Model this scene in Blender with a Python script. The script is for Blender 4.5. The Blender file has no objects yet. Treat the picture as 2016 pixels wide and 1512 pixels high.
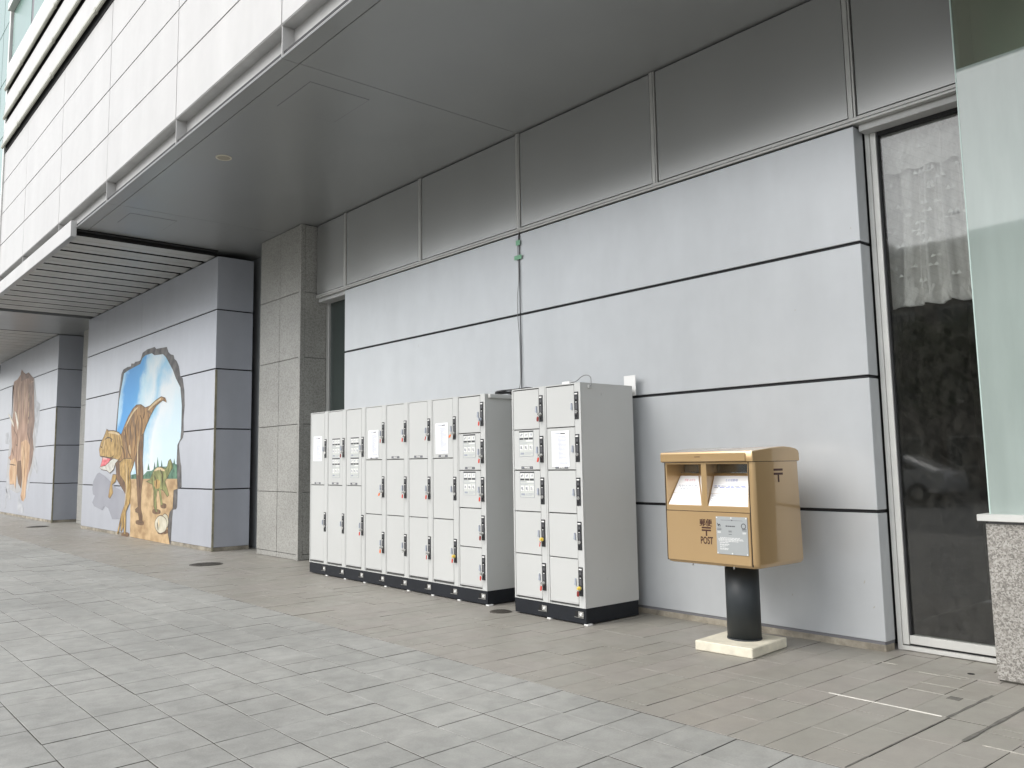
import bpy, bmesh, math, random
from mathutils import Vector, Matrix
from mathutils.geometry import tessellate_polygon
SC = bpy.context.scene
COL = SC.collection
random.seed(7)

# ------------------------------------------------------------------ camera, sky, sun, exposure
YAW, PITCH, ROLL, CAMH = 0.87209617, 0.11271549, -0.01390348, 1.40
FPX, PCX, PCY = 1664.10, 968.18, 724.06            # focal length and principal point in pixels of a 2016x1512 frame
fw = Vector((-math.sin(YAW)*math.cos(PITCH), math.cos(YAW)*math.cos(PITCH), math.sin(PITCH)))
r0 = Vector((math.cos(YAW), math.sin(YAW), 0)); u0 = r0.cross(fw)
rt = math.cos(ROLL)*r0 + math.sin(ROLL)*u0
up = -math.sin(ROLL)*r0 + math.cos(ROLL)*u0
camd = bpy.data.cameras.new('camera'); cam = bpy.data.objects.new('camera', camd); COL.objects.link(cam)
cam.matrix_world = Matrix(((rt.x, up.x, -fw.x, 0), (rt.y, up.y, -fw.y, 0), (rt.z, up.z, -fw.z, CAMH), (0, 0, 0, 1)))
camd.sensor_width = 36; camd.lens = FPX/2016*36
camd.shift_x = (1008-PCX)/2016; camd.shift_y = (PCY-756)/2016
camd.clip_start = 0.05; camd.clip_end = 600
SC.camera = cam

SUN = Vector((-0.26, -0.68, 0.68)).normalized()     # towards the hazy sun
w = bpy.data.worlds.new('World'); SC.world = w; w.use_nodes = True
nt = w.node_tree; bg = nt.nodes['Background']
sky = nt.nodes.new('ShaderNodeTexSky'); sky.sky_type = 'NISHITA'; sky.sun_disc = False
sky.sun_elevation = math.asin(SUN.z); sky.sun_rotation = math.atan2(SUN.x, SUN.y)
sky.dust_density = 2.0; sky.air_density = 1.0; sky.ozone_density = 1.0
hs = nt.nodes.new('ShaderNodeHueSaturation'); hs.inputs['Saturation'].default_value = 0.22
nt.links.new(sky.outputs[0], hs.inputs['Color']); nt.links.new(hs.outputs[0], bg.inputs['Color'])
bg.inputs['Strength'].default_value = 0.15
sl = bpy.data.lights.new('sun', 'SUN'); sl.energy = 0.55; sl.angle = math.radians(40); sl.color = (1, 0.97, 0.92)
so = bpy.data.objects.new('sun', sl); COL.objects.link(so); so.location = (-8, -12, 12)
so.rotation_euler = SUN.to_track_quat('Z', 'Y').to_euler()
SC.view_settings.view_transform = 'Standard'; SC.view_settings.look = 'None'
SC.view_settings.gamma = 1; SC.view_settings.use_curve_mapping = False
SC.view_settings.exposure = 1.12

# ------------------------------------------------------------------ materials
def mat(name, col, rough=0.5, metal=0.0, var=0.0, scale=3.0, stretch=(1, 1, 1), bump=0.0, bscale=40.0, spec=0.5, coat=0.0, detail=4, var2=0.0, scale2=60.0, rvar=0.0):
    m = bpy.data.materials.new(name); m.use_nodes = True
    n = m.node_tree.nodes; L = m.node_tree.links; b = n['Principled BSDF']
    b.inputs['Base Color'].default_value = (*col, 1); b.inputs['Roughness'].default_value = rough
    b.inputs['Metallic'].default_value = metal; b.inputs['Specular IOR Level'].default_value = spec
    b.inputs['Coat Weight'].default_value = coat; b.inputs['Coat Roughness'].default_value = 0.05
    geo = n.new('ShaderNodeNewGeometry')
    cur = None
    def noise(sc, st, det):
        mp = n.new('ShaderNodeMapping'); mp.inputs['Scale'].default_value = st
        L.new(geo.outputs['Position'], mp.inputs['Vector'])
        t = n.new('ShaderNodeTexNoise'); t.inputs['Scale'].default_value = sc; t.inputs['Detail'].default_value = det
        t.inputs['Roughness'].default_value = 0.6
        L.new(mp.outputs[0], t.inputs['Vector']); return t
    for a, sc, st in ((var, scale, stretch), (var2, scale2, (1, 1, 1))):
        if a <= 0: continue
        t = noise(sc, st, detail)
        mr = n.new('ShaderNodeMapRange'); mr.inputs['From Min'].default_value = 0.3; mr.inputs['From Max'].default_value = 0.7
        mr.inputs['To Min'].default_value = 1-a; mr.inputs['To Max'].default_value = 1+a
        L.new(t.outputs['Fac'], mr.inputs['Value'])
        mx = n.new('ShaderNodeVectorMath'); mx.operation = 'SCALE'
        if cur is None: mx.inputs[0].default_value = col
        else: L.new(cur, mx.inputs[0])
        L.new(mr.outputs[0], mx.inputs['Scale']); cur = mx.outputs[0]
        if rvar > 0 and sc == scale:
            m2 = n.new('ShaderNodeMapRange'); m2.inputs['From Min'].default_value = 0.3; m2.inputs['From Max'].default_value = 0.7
            m2.inputs['To Min'].default_value = max(0.02, rough-rvar); m2.inputs['To Max'].default_value = rough+rvar
            L.new(t.outputs['Fac'], m2.inputs['Value']); L.new(m2.outputs[0], b.inputs['Roughness'])
    if cur is not None: L.new(cur, b.inputs['Base Color'])
    if bump > 0:
        t = noise(bscale, (1, 1, 1), 3)
        bp = n.new('ShaderNodeBump'); bp.inputs['Strength'].default_value = bump; bp.inputs['Distance'].default_value = 0.01
        L.new(t.outputs['Fac'], bp.inputs['Height']); L.new(bp.outputs[0], b.inputs['Normal'])
    m['cur'] = 0
    return m
def math_node(n, L, op, a, b=None):
    q = n.new('ShaderNodeMath'); q.operation = op
    for i, v in enumerate((a, b)):
        if v is None: continue
        if isinstance(v, (int, float)): q.inputs[i].default_value = v
        else: L.new(v, q.inputs[i])
    return q.outputs[0]

M = {}
M['panel'] = mat('grey_metal_panel', (0.510, 0.530, 0.543), 0.30, 0.17, var=0.045, scale=1.3, stretch=(1.6, 1.6, 0.5), bump=0.015, bscale=0.6, detail=3, var2=0.018, scale2=5)
M['panel2'] = mat('blue_grey_metal_panel', (0.43, 0.447, 0.49), 0.33, 0.14, var=0.04, scale=1.3, stretch=(1.6, 1.6, 0.4), bump=0.015, bscale=0.6, detail=3, var2=0.02, scale2=5)
M['upper'] = mat('upper_metal_panel', (0.44, 0.445, 0.435), 0.24, 0.6, var=0.03, scale=1.0, stretch=(1, 1, 0.4), bump=0.012, bscale=0.6, rvar=0.02, detail=1.5)
M['alu'] = mat('aluminium_frame', (0.50, 0.50, 0.48), 0.4, 0.4, var=0.06, scale=4)
M['sash'] = mat('pale_aluminium', (0.66, 0.66, 0.63), 0.4, 0.3, var=0.06, scale=5)
M['joint'] = mat('dark_joint', (0.02, 0.02, 0.022), 0.7)
M['strip'] = mat('grey_base_strip', (0.16, 0.16, 0.17), 0.6)
M['concrete'] = mat('stained_concrete', (0.30, 0.27, 0.215), 0.85, var=0.5, scale=4, bump=0.3, bscale=60, var2=0.1)
M['white'] = mat('white_cladding', (0.50, 0.492, 0.478), 0.5, 0.0, var=0.06, scale=1.0, stretch=(1.5, 1.5, 0.3), bump=0.02, bscale=1, var2=0.02, scale2=5)
M['gutter'] = mat('grey_gutter', (0.50, 0.50, 0.49), 0.5, 0.1, var=0.12, scale=3)
M['soffit'] = mat('soffit_metal', (0.29, 0.297, 0.295), 0.34, 0.25, var=0.05, scale=0.8, bump=0.03, bscale=0.7, rvar=0.06)
M['slat'] = mat('slat_metal', (0.43, 0.43, 0.415), 0.45, 0.3, var=0.1, scale=2)
M['louvre'] = mat('louvre_lip', (0.42, 0.42, 0.35), 0.5, 0.2, var=0.12, scale=3)
M['void'] = mat('dark_void', (0.012, 0.012, 0.012), 0.9)
M['locker'] = mat('locker_enamel', (0.53, 0.535, 0.518), 0.42, 0.0, var=0.025, scale=1.6, bump=0.015, bscale=300)
M['gap_shade'] = mat('door_gap_shade', (0.12, 0.12, 0.115), 0.7)  # carcass is pale; the shade around the doors is put into this colour
M['plinth'] = mat('navy_plinth', (0.011, 0.013, 0.017), 0.55, var=0.15, scale=8, spec=0.3)
M['black'] = mat('black_plastic', (0.018, 0.019, 0.021), 0.35)
M['darkgrey'] = mat('dark_grey_print', (0.08, 0.08, 0.085), 0.5)
M['chrome'] = mat('worn_chrome', (0.62, 0.62, 0.60), 0.25, 0.9)
M['handle'] = mat('blue_grey_handle', (0.36, 0.39, 0.45), 0.4)
M['red'] = mat('red_tag', (0.62, 0.055, 0.03), 0.4)
M['orange'] = mat('orange_tag', (0.85, 0.17, 0.02), 0.4)
M['darkred'] = mat('dark_red_tag', (0.22, 0.02, 0.018), 0.4)
M['yellow'] = mat('yellow_cap', (0.75, 0.55, 0.09), 0.4)
M['paper'] = mat('white_paper', (0.84, 0.85, 0.88), 0.7)
M['paper2'] = mat('notice_card', (0.86, 0.87, 0.88), 0.45)
M['ink'] = mat('grey_ink', (0.33, 0.35, 0.40), 0.7)
M['inkblack'] = mat('black_ink', (0.05, 0.05, 0.055), 0.6)
M['inkred'] = mat('red_ink', (0.68, 0.25, 0.30), 0.7)
M['inkblue'] = mat('blue_ink', (0.22, 0.27, 0.55), 0.7)
M['sticker'] = mat('sticker_film', (0.56, 0.575, 0.54), 0.5)
M['whiteink'] = mat('white_print', (0.78, 0.78, 0.76), 0.5)
M['gold'] = mat('gold_paint', (0.50, 0.335, 0.16), 0.30, 0.45, var=0.03, scale=2, coat=0.9)
M['brown'] = mat('brown_lettering', (0.055, 0.016, 0.008), 0.5)
M['plaque'] = mat('silver_plaque', (0.42, 0.44, 0.44), 0.42, 0.4)
M['steel'] = mat('dull_steel_flap', (0.22, 0.22, 0.21), 0.22, 0.9)
M['faintjoint'] = mat('faint_grout', (0.40, 0.385, 0.34), 0.8, var=0.2, scale=30)
M['pole'] = mat('dark_pole_paint', (0.020, 0.025, 0.028), 0.48, 0.0, var=0.2, scale=4)
M['slab'] = mat('cream_slab', (0.66, 0.62, 0.50), 0.8, var=0.14, scale=9, bump=0.2, bscale=50)
M['tape'] = mat('green_tape', (0.24, 0.50, 0.32), 0.6)
M['cable'] = mat('black_cable', (0.03, 0.03, 0.032), 0.5)
M['cablegrey'] = mat('grey_cable', (0.22, 0.22, 0.22), 0.5)
M['sealant'] = mat('pale_sealant', (0.72, 0.70, 0.64), 0.7, var=0.12, scale=20)
M['darkseal'] = mat('dark_sealant', (0.13, 0.125, 0.11), 0.8, var=0.3, scale=15)
M['iron'] = mat('cast_iron', (0.085, 0.078, 0.066), 0.6, 0.3, var=0.3, scale=25)
M['trim'] = mat('olive_corner_trim', (0.30, 0.28, 0.20), 0.6, var=0.3, scale=6)
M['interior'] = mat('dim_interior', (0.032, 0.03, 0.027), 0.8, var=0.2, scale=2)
M['asphalt'] = mat('asphalt', (0.05, 0.05, 0.052), 0.9, var=0.2, scale=3)
M['plaza'] = mat('plaza_paving', (0.23, 0.232, 0.225), 0.8, var=0.15, scale=1)
M['lamp'] = mat('downlight_trim', (0.60, 0.56, 0.45), 0.4)
M['lampglass'] = mat('downlight_lens', (0.32, 0.28, 0.20), 0.3)

def granite(name, cols, scale, rough):
    m = bpy.data.materials.new(name); m.use_nodes = True; n = m.node_tree.nodes; L = m.node_tree.links; b = n['Principled BSDF']
    geo = n.new('ShaderNodeNewGeometry')
    t = n.new('ShaderNodeTexNoise'); t.inputs['Scale'].default_value = scale; t.inputs['Detail'].default_value = 3; t.inputs['Roughness'].default_value = 0.75
    v = n.new('ShaderNodeTexVoronoi'); v.inputs['Scale'].default_value = scale*1.1
    big = n.new('ShaderNodeTexNoise'); big.inputs['Scale'].default_value = 1.3; big.inputs['Detail'].default_value = 5
    for q in (t, v, big): L.new(geo.outputs['Position'], q.inputs['Vector'])
    sep = n.new('ShaderNodeSeparateColor'); L.new(v.outputs['Color'], sep.inputs[0])
    a = math_node(n, L, 'MULTIPLY', sep.outputs[0], 0.45); c = math_node(n, L, 'MULTIPLY', t.outputs['Fac'], 0.62)
    s = math_node(n, L, 'ADD', a, c)
    cr = n.new('ShaderNodeValToRGB'); L.new(s, cr.inputs['Fac'])
    e = cr.color_ramp.elements; e[0].position = 0.28; e[0].color = (*cols[0], 1); e[1].position = 0.72; e[1].color = (*cols[2], 1)
    k = e.new(0.48); k.color = (*cols[1], 1)
    mr = n.new('ShaderNodeMapRange'); mr.inputs['To Min'].default_value = 0.75; mr.inputs['To Max'].default_value = 1.2; L.new(big.outputs['Fac'], mr.inputs['Value'])
    sc = n.new('ShaderNodeVectorMath'); sc.operation = 'SCALE'; L.new(cr.outputs[0], sc.inputs[0]); L.new(mr.outputs[0], sc.inputs['Scale'])
    L.new(sc.outputs[0], b.inputs['Base Color']); b.inputs['Roughness'].default_value = rough
    return m
M['granite'] = granite('brown_grey_granite', ((0.235, 0.23, 0.21), (0.305, 0.30, 0.275), (0.375, 0.37, 0.345)), 60, 0.5)
M['granite2'] = granite('speckled_granite', ((0.13, 0.122, 0.11), (0.25, 0.235, 0.21), (0.40, 0.385, 0.355)), 105, 0.5)

SHEAR = 0.065
def paving(name, dx, dy, y0, cols, shear, rough, stain, specks):
    m = bpy.data.materials.new(name); m.use_nodes = True; n = m.node_tree.nodes; L = m.node_tree.links; b = n['Principled BSDF']
    geo = n.new('ShaderNodeNewGeometry'); sp = n.new('ShaderNodeSeparateXYZ'); L.new(geo.outputs['Position'], sp.inputs[0])
    ys = math_node(n, L, 'SUBTRACT', sp.outputs['Y'], y0)
    xs = math_node(n, L, 'ADD', sp.outputs['X'], math_node(n, L, 'MULTIPLY', ys, shear))
    cx = math_node(n, L, 'FLOOR', math_node(n, L, 'DIVIDE', xs, dx)); cy = math_node(n, L, 'FLOOR', math_node(n, L, 'DIVIDE', ys, dy))
    cb = n.new('ShaderNodeCombineXYZ'); L.new(cx, cb.inputs[0]); L.new(cy, cb.inputs[1])
    wn = n.new('ShaderNodeTexWhiteNoise'); wn.noise_dimensions = '3D'; L.new(cb.outputs[0], wn.inputs['Vector'])
    cr = n.new('ShaderNodeValToRGB'); L.new(wn.outputs['Value'], cr.inputs['Fac'])
    e = cr.color_ramp.elements; e[0].color = (*cols[0], 1); e[1].color = (*cols[-1], 1); e[0].position = 0; e[1].position = 1
    for i, c in enumerate(cols[1:-1]): k = e.new((i+1)/(len(cols)-1)); k.color = (*c, 1)
    def noise(sc, det, st=(1, 1, 1), dist=0.0):
        mp = n.new('ShaderNodeMapping'); mp.inputs['Scale'].default_value = st; L.new(geo.outputs['Position'], mp.inputs['Vector'])
        t = n.new('ShaderNodeTexNoise'); t.inputs['Scale'].default_value = sc; t.inputs['Detail'].default_value = det; t.inputs['Distortion'].default_value = dist
        t.inputs['Roughness'].default_value = 0.62; L.new(mp.outputs[0], t.inputs['Vector']); return t.outputs['Fac']
    def rng(v, a, b2, c, d):
        mr = n.new('ShaderNodeMapRange'); mr.inputs['From Min'].default_value = a; mr.inputs['From Max'].default_value = b2
        mr.inputs['To Min'].default_value = c; mr.inputs['To Max'].default_value = d; L.new(v, mr.inputs['Value']); return mr.outputs[0]
    f = math_node(n, L, 'MULTIPLY', rng(noise(0.55, 6), 0.3, 0.7, 1-stain, 1+stain), rng(noise(7, 6, dist=0.6), 0.35, 0.65, 1-stain*0.6, 1+stain*0.6))
    f = math_node(n, L, 'MULTIPLY', f, rng(noise(90, 3), 0.3, 0.7, 1-stain*0.45, 1+stain*0.45))
    sc = n.new('ShaderNodeVectorMath'); sc.operation = 'SCALE'; L.new(cr.outputs[0], sc.inputs[0]); L.new(f, sc.inputs['Scale'])
    mx = n.new('ShaderNodeMix'); mx.data_type = 'RGBA'; L.new(sc.outputs[0], mx.inputs['A']); mx.inputs['B'].default_value = (0.40, 0.40, 0.375, 1)
    L.new(rng(noise(16, 6, dist=1.0), 0.64, 0.80, 0, specks), mx.inputs['Factor'])
    L.new(mx.outputs['Result'], b.inputs['Base Color'])
    L.new(rng(noise(4, 4), 0.3, 0.7, rough-0.1, rough+0.1), b.inputs['Roughness'])
    bp = n.new('ShaderNodeBump'); bp.inputs['Strength'].default_value = 0.25; bp.inputs['Distance'].default_value = 0.004
    L.new(noise(120, 3), bp.inputs['Height']); L.new(bp.outputs[0], b.inputs['Normal'])
    return m
M['stone'] = paving('grey_paving_stone', 0.3125, 0.335, 3.80, ((0.275, 0.274, 0.254), (0.302, 0.300, 0.279), (0.288, 0.285, 0.264), (0.314, 0.312, 0.291)), SHEAR, 0.62, 0.17, 0.75)
M['tile'] = paving('beige_paving_tile', 0.2085, 0.4, 3.80, ((0.262, 0.249, 0.217), (0.278, 0.266, 0.234), (0.286, 0.266, 0.238), (0.270, 0.256, 0.222)), 0.0, 0.5, 0.08, 0.25)
M['bed'] = mat('joint_mortar', (0.075, 0.07, 0.058), 0.9, var=0.4, scale=5)

def glassy(name, tint, trans, gloss_rough=0.02, diff=None, diffw=0.0, hatch=False, refl=1.0):
    """thin glazing: tinted see-through and/or diffuse film under a Fresnel reflection"""
    m = bpy.data.materials.new(name); m.use_nodes = True; n = m.node_tree.nodes; L = m.node_tree.links
    n.remove(n['Principled BSDF']); out = n['Material Output']
    tr = n.new('ShaderNodeBsdfTransparent'); tr.inputs['Color'].default_value = (*tint, 1)
    base = tr.outputs[0]
    if diff:
        df = n.new('ShaderNodeBsdfDiffuse'); df.inputs['Color'].default_value = (*diff, 1)
        tl = n.new('ShaderNodeBsdfTranslucent'); tl.inputs['Color'].default_value = (*diff, 1)
        m0 = n.new('ShaderNodeMixShader'); m0.inputs[0].default_value = 0.4; L.new(df.outputs[0], m0.inputs[1]); L.new(tl.outputs[0], m0.inputs[2])
        m1 = n.new('ShaderNodeMixShader'); m1.inputs[0].default_value = diffw; L.new(base, m1.inputs[1]); L.new(m0.outputs[0], m1.inputs[2]); base = m1.outputs[0]
        geo = n.new('ShaderNodeNewGeometry')
        mp = n.new('ShaderNodeMapping'); L.new(geo.outputs['Position'], mp.inputs[0])
        if hatch:   # diagonal wires in the pane, and dust
            mp.inputs['Rotation'].default_value = (0, math.radians(-35), 0)
            sx = n.new('ShaderNodeSeparateXYZ'); L.new(mp.outputs[0], sx.inputs[0])
            fr = math_node(n, L, 'FRACT', math_node(n, L, 'MULTIPLY', sx.outputs['Z'], 17.0))
            line = math_node(n, L, 'LESS_THAN', fr, 0.10)
            ns = n.new('ShaderNodeTexNoise'); ns.inputs['Scale'].default_value = 11; ns.inputs['Detail'].default_value = 7; ns.inputs['Roughness'].default_value = 0.7; mq = n.new('ShaderNodeMapping'); mq.inputs['Scale'].default_value = (1.6, 1, 0.8); L.new(geo.outputs['Position'], mq.inputs[0]); L.new(mq.outputs[0], ns.inputs['Vector'])
            mr = n.new('ShaderNodeMapRange'); mr.inputs['From Min'].default_value = 0.42; mr.inputs['From Max'].default_value = 0.8; mr.inputs['To Min'].default_value = 0.02; mr.inputs['To Max'].default_value = diffw; L.new(ns.outputs['Fac'], mr.inputs['Value'])
            L.new(math_node(n, L, 'ADD', math_node(n, L, 'MULTIPLY', line, 0.03), mr.outputs[0]), m1.inputs[0])
        else:
            mp.inputs['Scale'].default_value = (3, 3, 0.5)
            ns = n.new('ShaderNodeTexNoise'); ns.inputs['Scale'].default_value = 2; ns.inputs['Detail'].default_value = 5; L.new(mp.outputs[0], ns.inputs['Vector'])
            mr = n.new('ShaderNodeMapRange'); mr.inputs['From Min'].default_value = 0.3; mr.inputs['From Max'].default_value = 0.7; mr.inputs['To Min'].default_value = diffw-0.07; mr.inputs['To Max'].default_value = diffw+0.07; L.new(ns.outputs['Fac'], mr.inputs['Value'])
            L.new(mr.outputs[0], m1.inputs[0])
    gl = n.new('ShaderNodeBsdfGlossy'); gl.inputs['Roughness'].default_value = gloss_rough
    fr = n.new('ShaderNodeFresnel'); fr.inputs['IOR'].default_value = 1.55
    fac = math_node(n, L, 'MINIMUM', math_node(n, L, 'MULTIPLY', fr.outputs[0], refl), 1.0)
    mx = n.new('ShaderNodeMixShader'); L.new(fac, mx.inputs[0]); L.new(base, mx.inputs[1]); L.new(gl.outputs[0], mx.inputs[2])
    L.new(mx.outputs[0], out.inputs['Surface'])
    return m
M['pane'] = glassy('wired_window_glass', (0.93, 0.94, 0.93), 1, diff=(0.30, 0.29, 0.25), diffw=0.13, gloss_rough=0.03, hatch=True, refl=0.95)
M['clear'] = glassy('green_clear_glass', (0.74, 0.83, 0.76), 1, diff=(0.50, 0.51, 0.40), diffw=0.26, refl=1.3)
M['frost'] = glassy('frosted_green_glass', (0.60, 0.72, 0.66), 1, diff=(0.64, 0.735, 0.69), diffw=0.80, gloss_rough=0.03, refl=1.6)
M['edge'] = mat('glass_edge', (0.55, 0.68, 0.63), 0.25)
M['darkpane'] = mat('dark_green_glass', (0.045, 0.058, 0.054), 0.06, 0.0, spec=0.8)
M['greenpane'] = mat('green_office_glass', (0.13, 0.24, 0.20), 0.25, 0.0, spec=0.45, var=0.1, scale=0.5)
def curtain_mat():
    m = bpy.data.materials.new('lace_curtain'); m.use_nodes = True; n = m.node_tree.nodes; L = m.node_tree.links
    n.remove(n['Principled BSDF'])
    df = n.new('ShaderNodeBsdfDiffuse'); df.inputs['Color'].default_value = (0.84, 0.83, 0.81, 1)
    tl = n.new('ShaderNodeBsdfTranslucent'); tl.inputs['Color'].default_value = (0.6, 0.6, 0.6, 1)
    tr = n.new('ShaderNodeBsdfTransparent')
    a = n.new('ShaderNodeMixShader'); a.inputs[0].default_value = 0.12; L.new(df.outputs[0], a.inputs[1]); L.new(tl.outputs[0], a.inputs[2])
    b = n.new('ShaderNodeMixShader'); b.inputs[0].default_value = 0.93; L.new(tr.outputs[0], b.inputs[1]); L.new(a.outputs[0], b.inputs[2])
    L.new(b.outputs[0], n['Material Output'].inputs['Surface']); return m
M['curtain'] = curtain_mat()
M['lace'] = mat('lace_leaf', (0.80, 0.80, 0.78), 0.8)

# ------------------------------------------------------------------ mesh helpers
class MB:
    def __init__(s): s.v = []; s.f = []; s.m = []; s.sm = []
    def add(s, vs, fs, m=0, smooth=False):
        o = len(s.v); s.v += [tuple(v) for v in vs]
        for f in fs: s.f.append(tuple(o+i for i in f)); s.m.append(m); s.sm.append(smooth)
        return s
    def box(s, x0, x1, y0, y1, z0, z1, m=0):
        v = [(x, y, z) for z in (z0, z1) for y in (y0, y1) for x in (x0, x1)]
        return s.add(v, [(0, 2, 3, 1), (4, 5, 7, 6), (0, 1, 5, 4), (2, 6, 7, 3), (0, 4, 6, 2), (1, 3, 7, 5)], m)
    def cbox(s, x0, x1, y0, y1, z0, z1, c, m=0):
        bm = bmesh.new(); bmesh.ops.create_cube(bm, size=1)
        for v in bm.verts:
            v.co = Vector(((x0+x1)/2+v.co.x*(x1-x0), (y0+y1)/2+v.co.y*(y1-y0), (z0+z1)/2+v.co.z*(z1-z0)))
        bmesh.ops.bevel(bm, geom=bm.edges[:], offset=c, segments=1, affect='EDGES', profile=0.5)
        bm.verts.ensure_lookup_table()
        s.add([v.co for v in bm.verts], [[v.index for v in f.verts] for f in bm.faces], m); bm.free(); return s
    def prism(s, poly, fn, a, b, m=0, smooth=False):
        """poly of 2-D points, fn(p, q, t) -> 3-D point, between t=a and t=b"""
        k = len(poly); v = [fn(p, q, a) for p, q in poly]+[fn(p, q, b) for p, q in poly]
        tri = tessellate_polygon([[Vector((p, q, 0)) for p, q in poly]])
        s.add(v, [t for t in tri]+[tuple(i+k for i in reversed(t)) for t in tri]+[], m)
        o = len(s.v)-2*k
        for i in range(k):
            j = (i+1) % k; s.f.append((o+i, o+j, o+k+j, o+k+i)); s.m.append(m); s.sm.append(smooth)
        return s
    def flat(s, poly, fn, t, m=0):
        tri = tessellate_polygon([[Vector((p, q, 0)) for p, q in poly]])
        return s.add([fn(p, q, t) for p, q in poly], tri, m)
    def cyl(s, c, ax, r, h, n=16, m=0, r2=None):
        r2 = r if r2 is None else r2; c = Vector(c); ax = Vector(ax).normalized()
        e1 = ax.orthogonal().normalized(); e2 = ax.cross(e1); v = []
        for t, rr in ((0, r), (h, r2)):
            for i in range(n):
                a = 2*math.pi*i/n; v.append(c+ax*t+(e1*math.cos(a)+e2*math.sin(a))*rr)
        s.add(v, [tuple(reversed(range(n))), tuple(range(n, 2*n))], m)
        o = len(s.v)-2*n
        for i in range(n):
            j = (i+1) % n; s.f.append((o+i, o+j, o+n+j, o+n+i)); s.m.append(m); s.sm.append(True)
        return s
    def tube(s, pts, r, n=6, m=0):
        pts = [Vector(p) for p in pts]; rings = []
        for i, p in enumerate(pts):
            t = (pts[min(i+1, len(pts)-1)]-pts[max(i-1, 0)]).normalized(); e1 = t.cross(Vector((0.31, 0.53, 0.79))).normalized(); e2 = t.cross(e1)
            rings.append([p+(e1*math.cos(2*math.pi*k/n)+e2*math.sin(2*math.pi*k/n))*r for k in range(n)])
        o = len(s.v); s.v += [tuple(q) for g in rings for q in g]
        for i in range(len(rings)-1):
            for k in range(n):
                s.f.append((o+i*n+k, o+i*n+(k+1) % n, o+(i+1)*n+(k+1) % n, o+(i+1)*n+k)); s.m.append(m); s.sm.append(True)
        s.f.append(tuple(o+k for k in reversed(range(n)))); s.m.append(m); s.sm.append(False)
        s.f.append(tuple(o+(len(rings)-1)*n+k for k in range(n))); s.m.append(m); s.sm.append(False)
        return s
    def loft(s, rings, m=0, smooth=True, caps=True):
        n = len(rings[0]); o = len(s.v); s.v += [tuple(q) for g in rings for q in g]
        for i in range(len(rings)-1):
            for k in range(n):
                s.f.append((o+i*n+k, o+i*n+(k+1) % n, o+(i+1)*n+(k+1) % n, o+(i+1)*n+k)); s.m.append(m); s.sm.append(smooth)
        if caps:
            s.f.append(tuple(o+k for k in reversed(range(n)))); s.m.append(m); s.sm.append(False)
            s.f.append(tuple(o+(len(rings)-1)*n+k for k in range(n))); s.m.append(m); s.sm.append(False)
        return s
    def mesh(s, name, mats, org=(0, 0, 0), fix=True):
        me = bpy.data.meshes.new(name)
        me.from_pydata([(v[0]-org[0], v[1]-org[1], v[2]-org[2]) for v in s.v], [], s.f)
        for k in (mats if isinstance(mats, (list, tuple)) else [mats]): me.materials.append(M[k] if isinstance(k, str) else k)
        me.polygons.foreach_set('material_index', s.m); me.polygons.foreach_set('use_smooth', s.sm); me.update()
        if fix:
            bm = bmesh.new(); bm.from_mesh(me); bmesh.ops.recalc_face_normals(bm, faces=bm.faces); bm.to_mesh(me); bm.free()
        return me
    def build(s, name, mats, parent=None, label=None, fix=True):
        """geometry in the parent's own frame (or the world when top-level)"""
        return link(name, s.mesh(name, mats, fix=fix), parent, label)
def link(name, me, parent=None, label=None, loc=(0, 0, 0)):
    o = bpy.data.objects.new(name, me); COL.objects.link(o); o.location = loc
    if parent: o.parent = parent
    if label: o['label'] = label
    return o
def tag(o, label, cat, group=None):
    o['label'] = label; o['category'] = cat
    if group: o['group'] = group
    return o
def thing(name, label, cat, loc=(0, 0, 0), rz=0.0, group=None):
    o = bpy.data.objects.new(name, None); COL.objects.link(o); o.location = loc; o.rotation_euler = (0, 0, rz); o.empty_display_size = 0.2
    return tag(o, label, cat, group)
def wbuild(mb, name, mats, root, label=None):
    """geometry written in world coordinates, hung under an unrotated thing or one of its parts"""
    r = root
    while r.parent: r = r.parent
    return link(name, mb.mesh(name, mats, org=r.location), root, label)
def text_mb(txt, x0, x1, z0, z1, fn, t, m=0, mb=None, bold=0.0):
    """flat lettering filling the box x0..x1, z0..z1"""
    cu = bpy.data.curves.new('lettering', 'FONT'); cu.body = txt; cu.resolution_u = 3; cu.offset = bold
    ob = bpy.data.objects.new('lettering', cu); COL.objects.link(ob)
    dg = bpy.context.evaluated_depsgraph_get(); dg.update()
    me = bpy.data.meshes.new_from_object(ob.evaluated_get(dg))
    bpy.data.objects.remove(ob); bpy.data.curves.remove(cu)
    mb = mb or MB()
    if len(me.vertices):
        xs = [v.co.x for v in me.vertices]; ys = [v.co.y for v in me.vertices]
        a, b, c, d = min(xs), max(xs), min(ys), max(ys)
        mb.add([fn(x0+(v.co.x-a)/(b-a+1e-9)*(x1-x0), z0+(v.co.y-c)/(d-c+1e-9)*(z1-z0), t) for v in me.vertices], [tuple(p.vertices) for p in me.polygons], m)
    bpy.data.meshes.remove(me)
    return mb
XZ = lambda p, q, t: (p, t, q)
XY = lambda p, q, t: (p, q, t)
YZ = lambda p, q, t: (t, p, q)
def seen_depth(x, y, z):
    d = Vector((x, y, z-CAMH)); zf = d.dot(fw)
    if zf < 0.3: return None
    a = PCX+FPX*d.dot(rt)/zf; b = PCY-FPX*d.dot(up)/zf
    return zf if -60 < a < 2076 and -60 < b < 1572 else None
def structure(o): o['kind'] = 'structure'; return o
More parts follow.
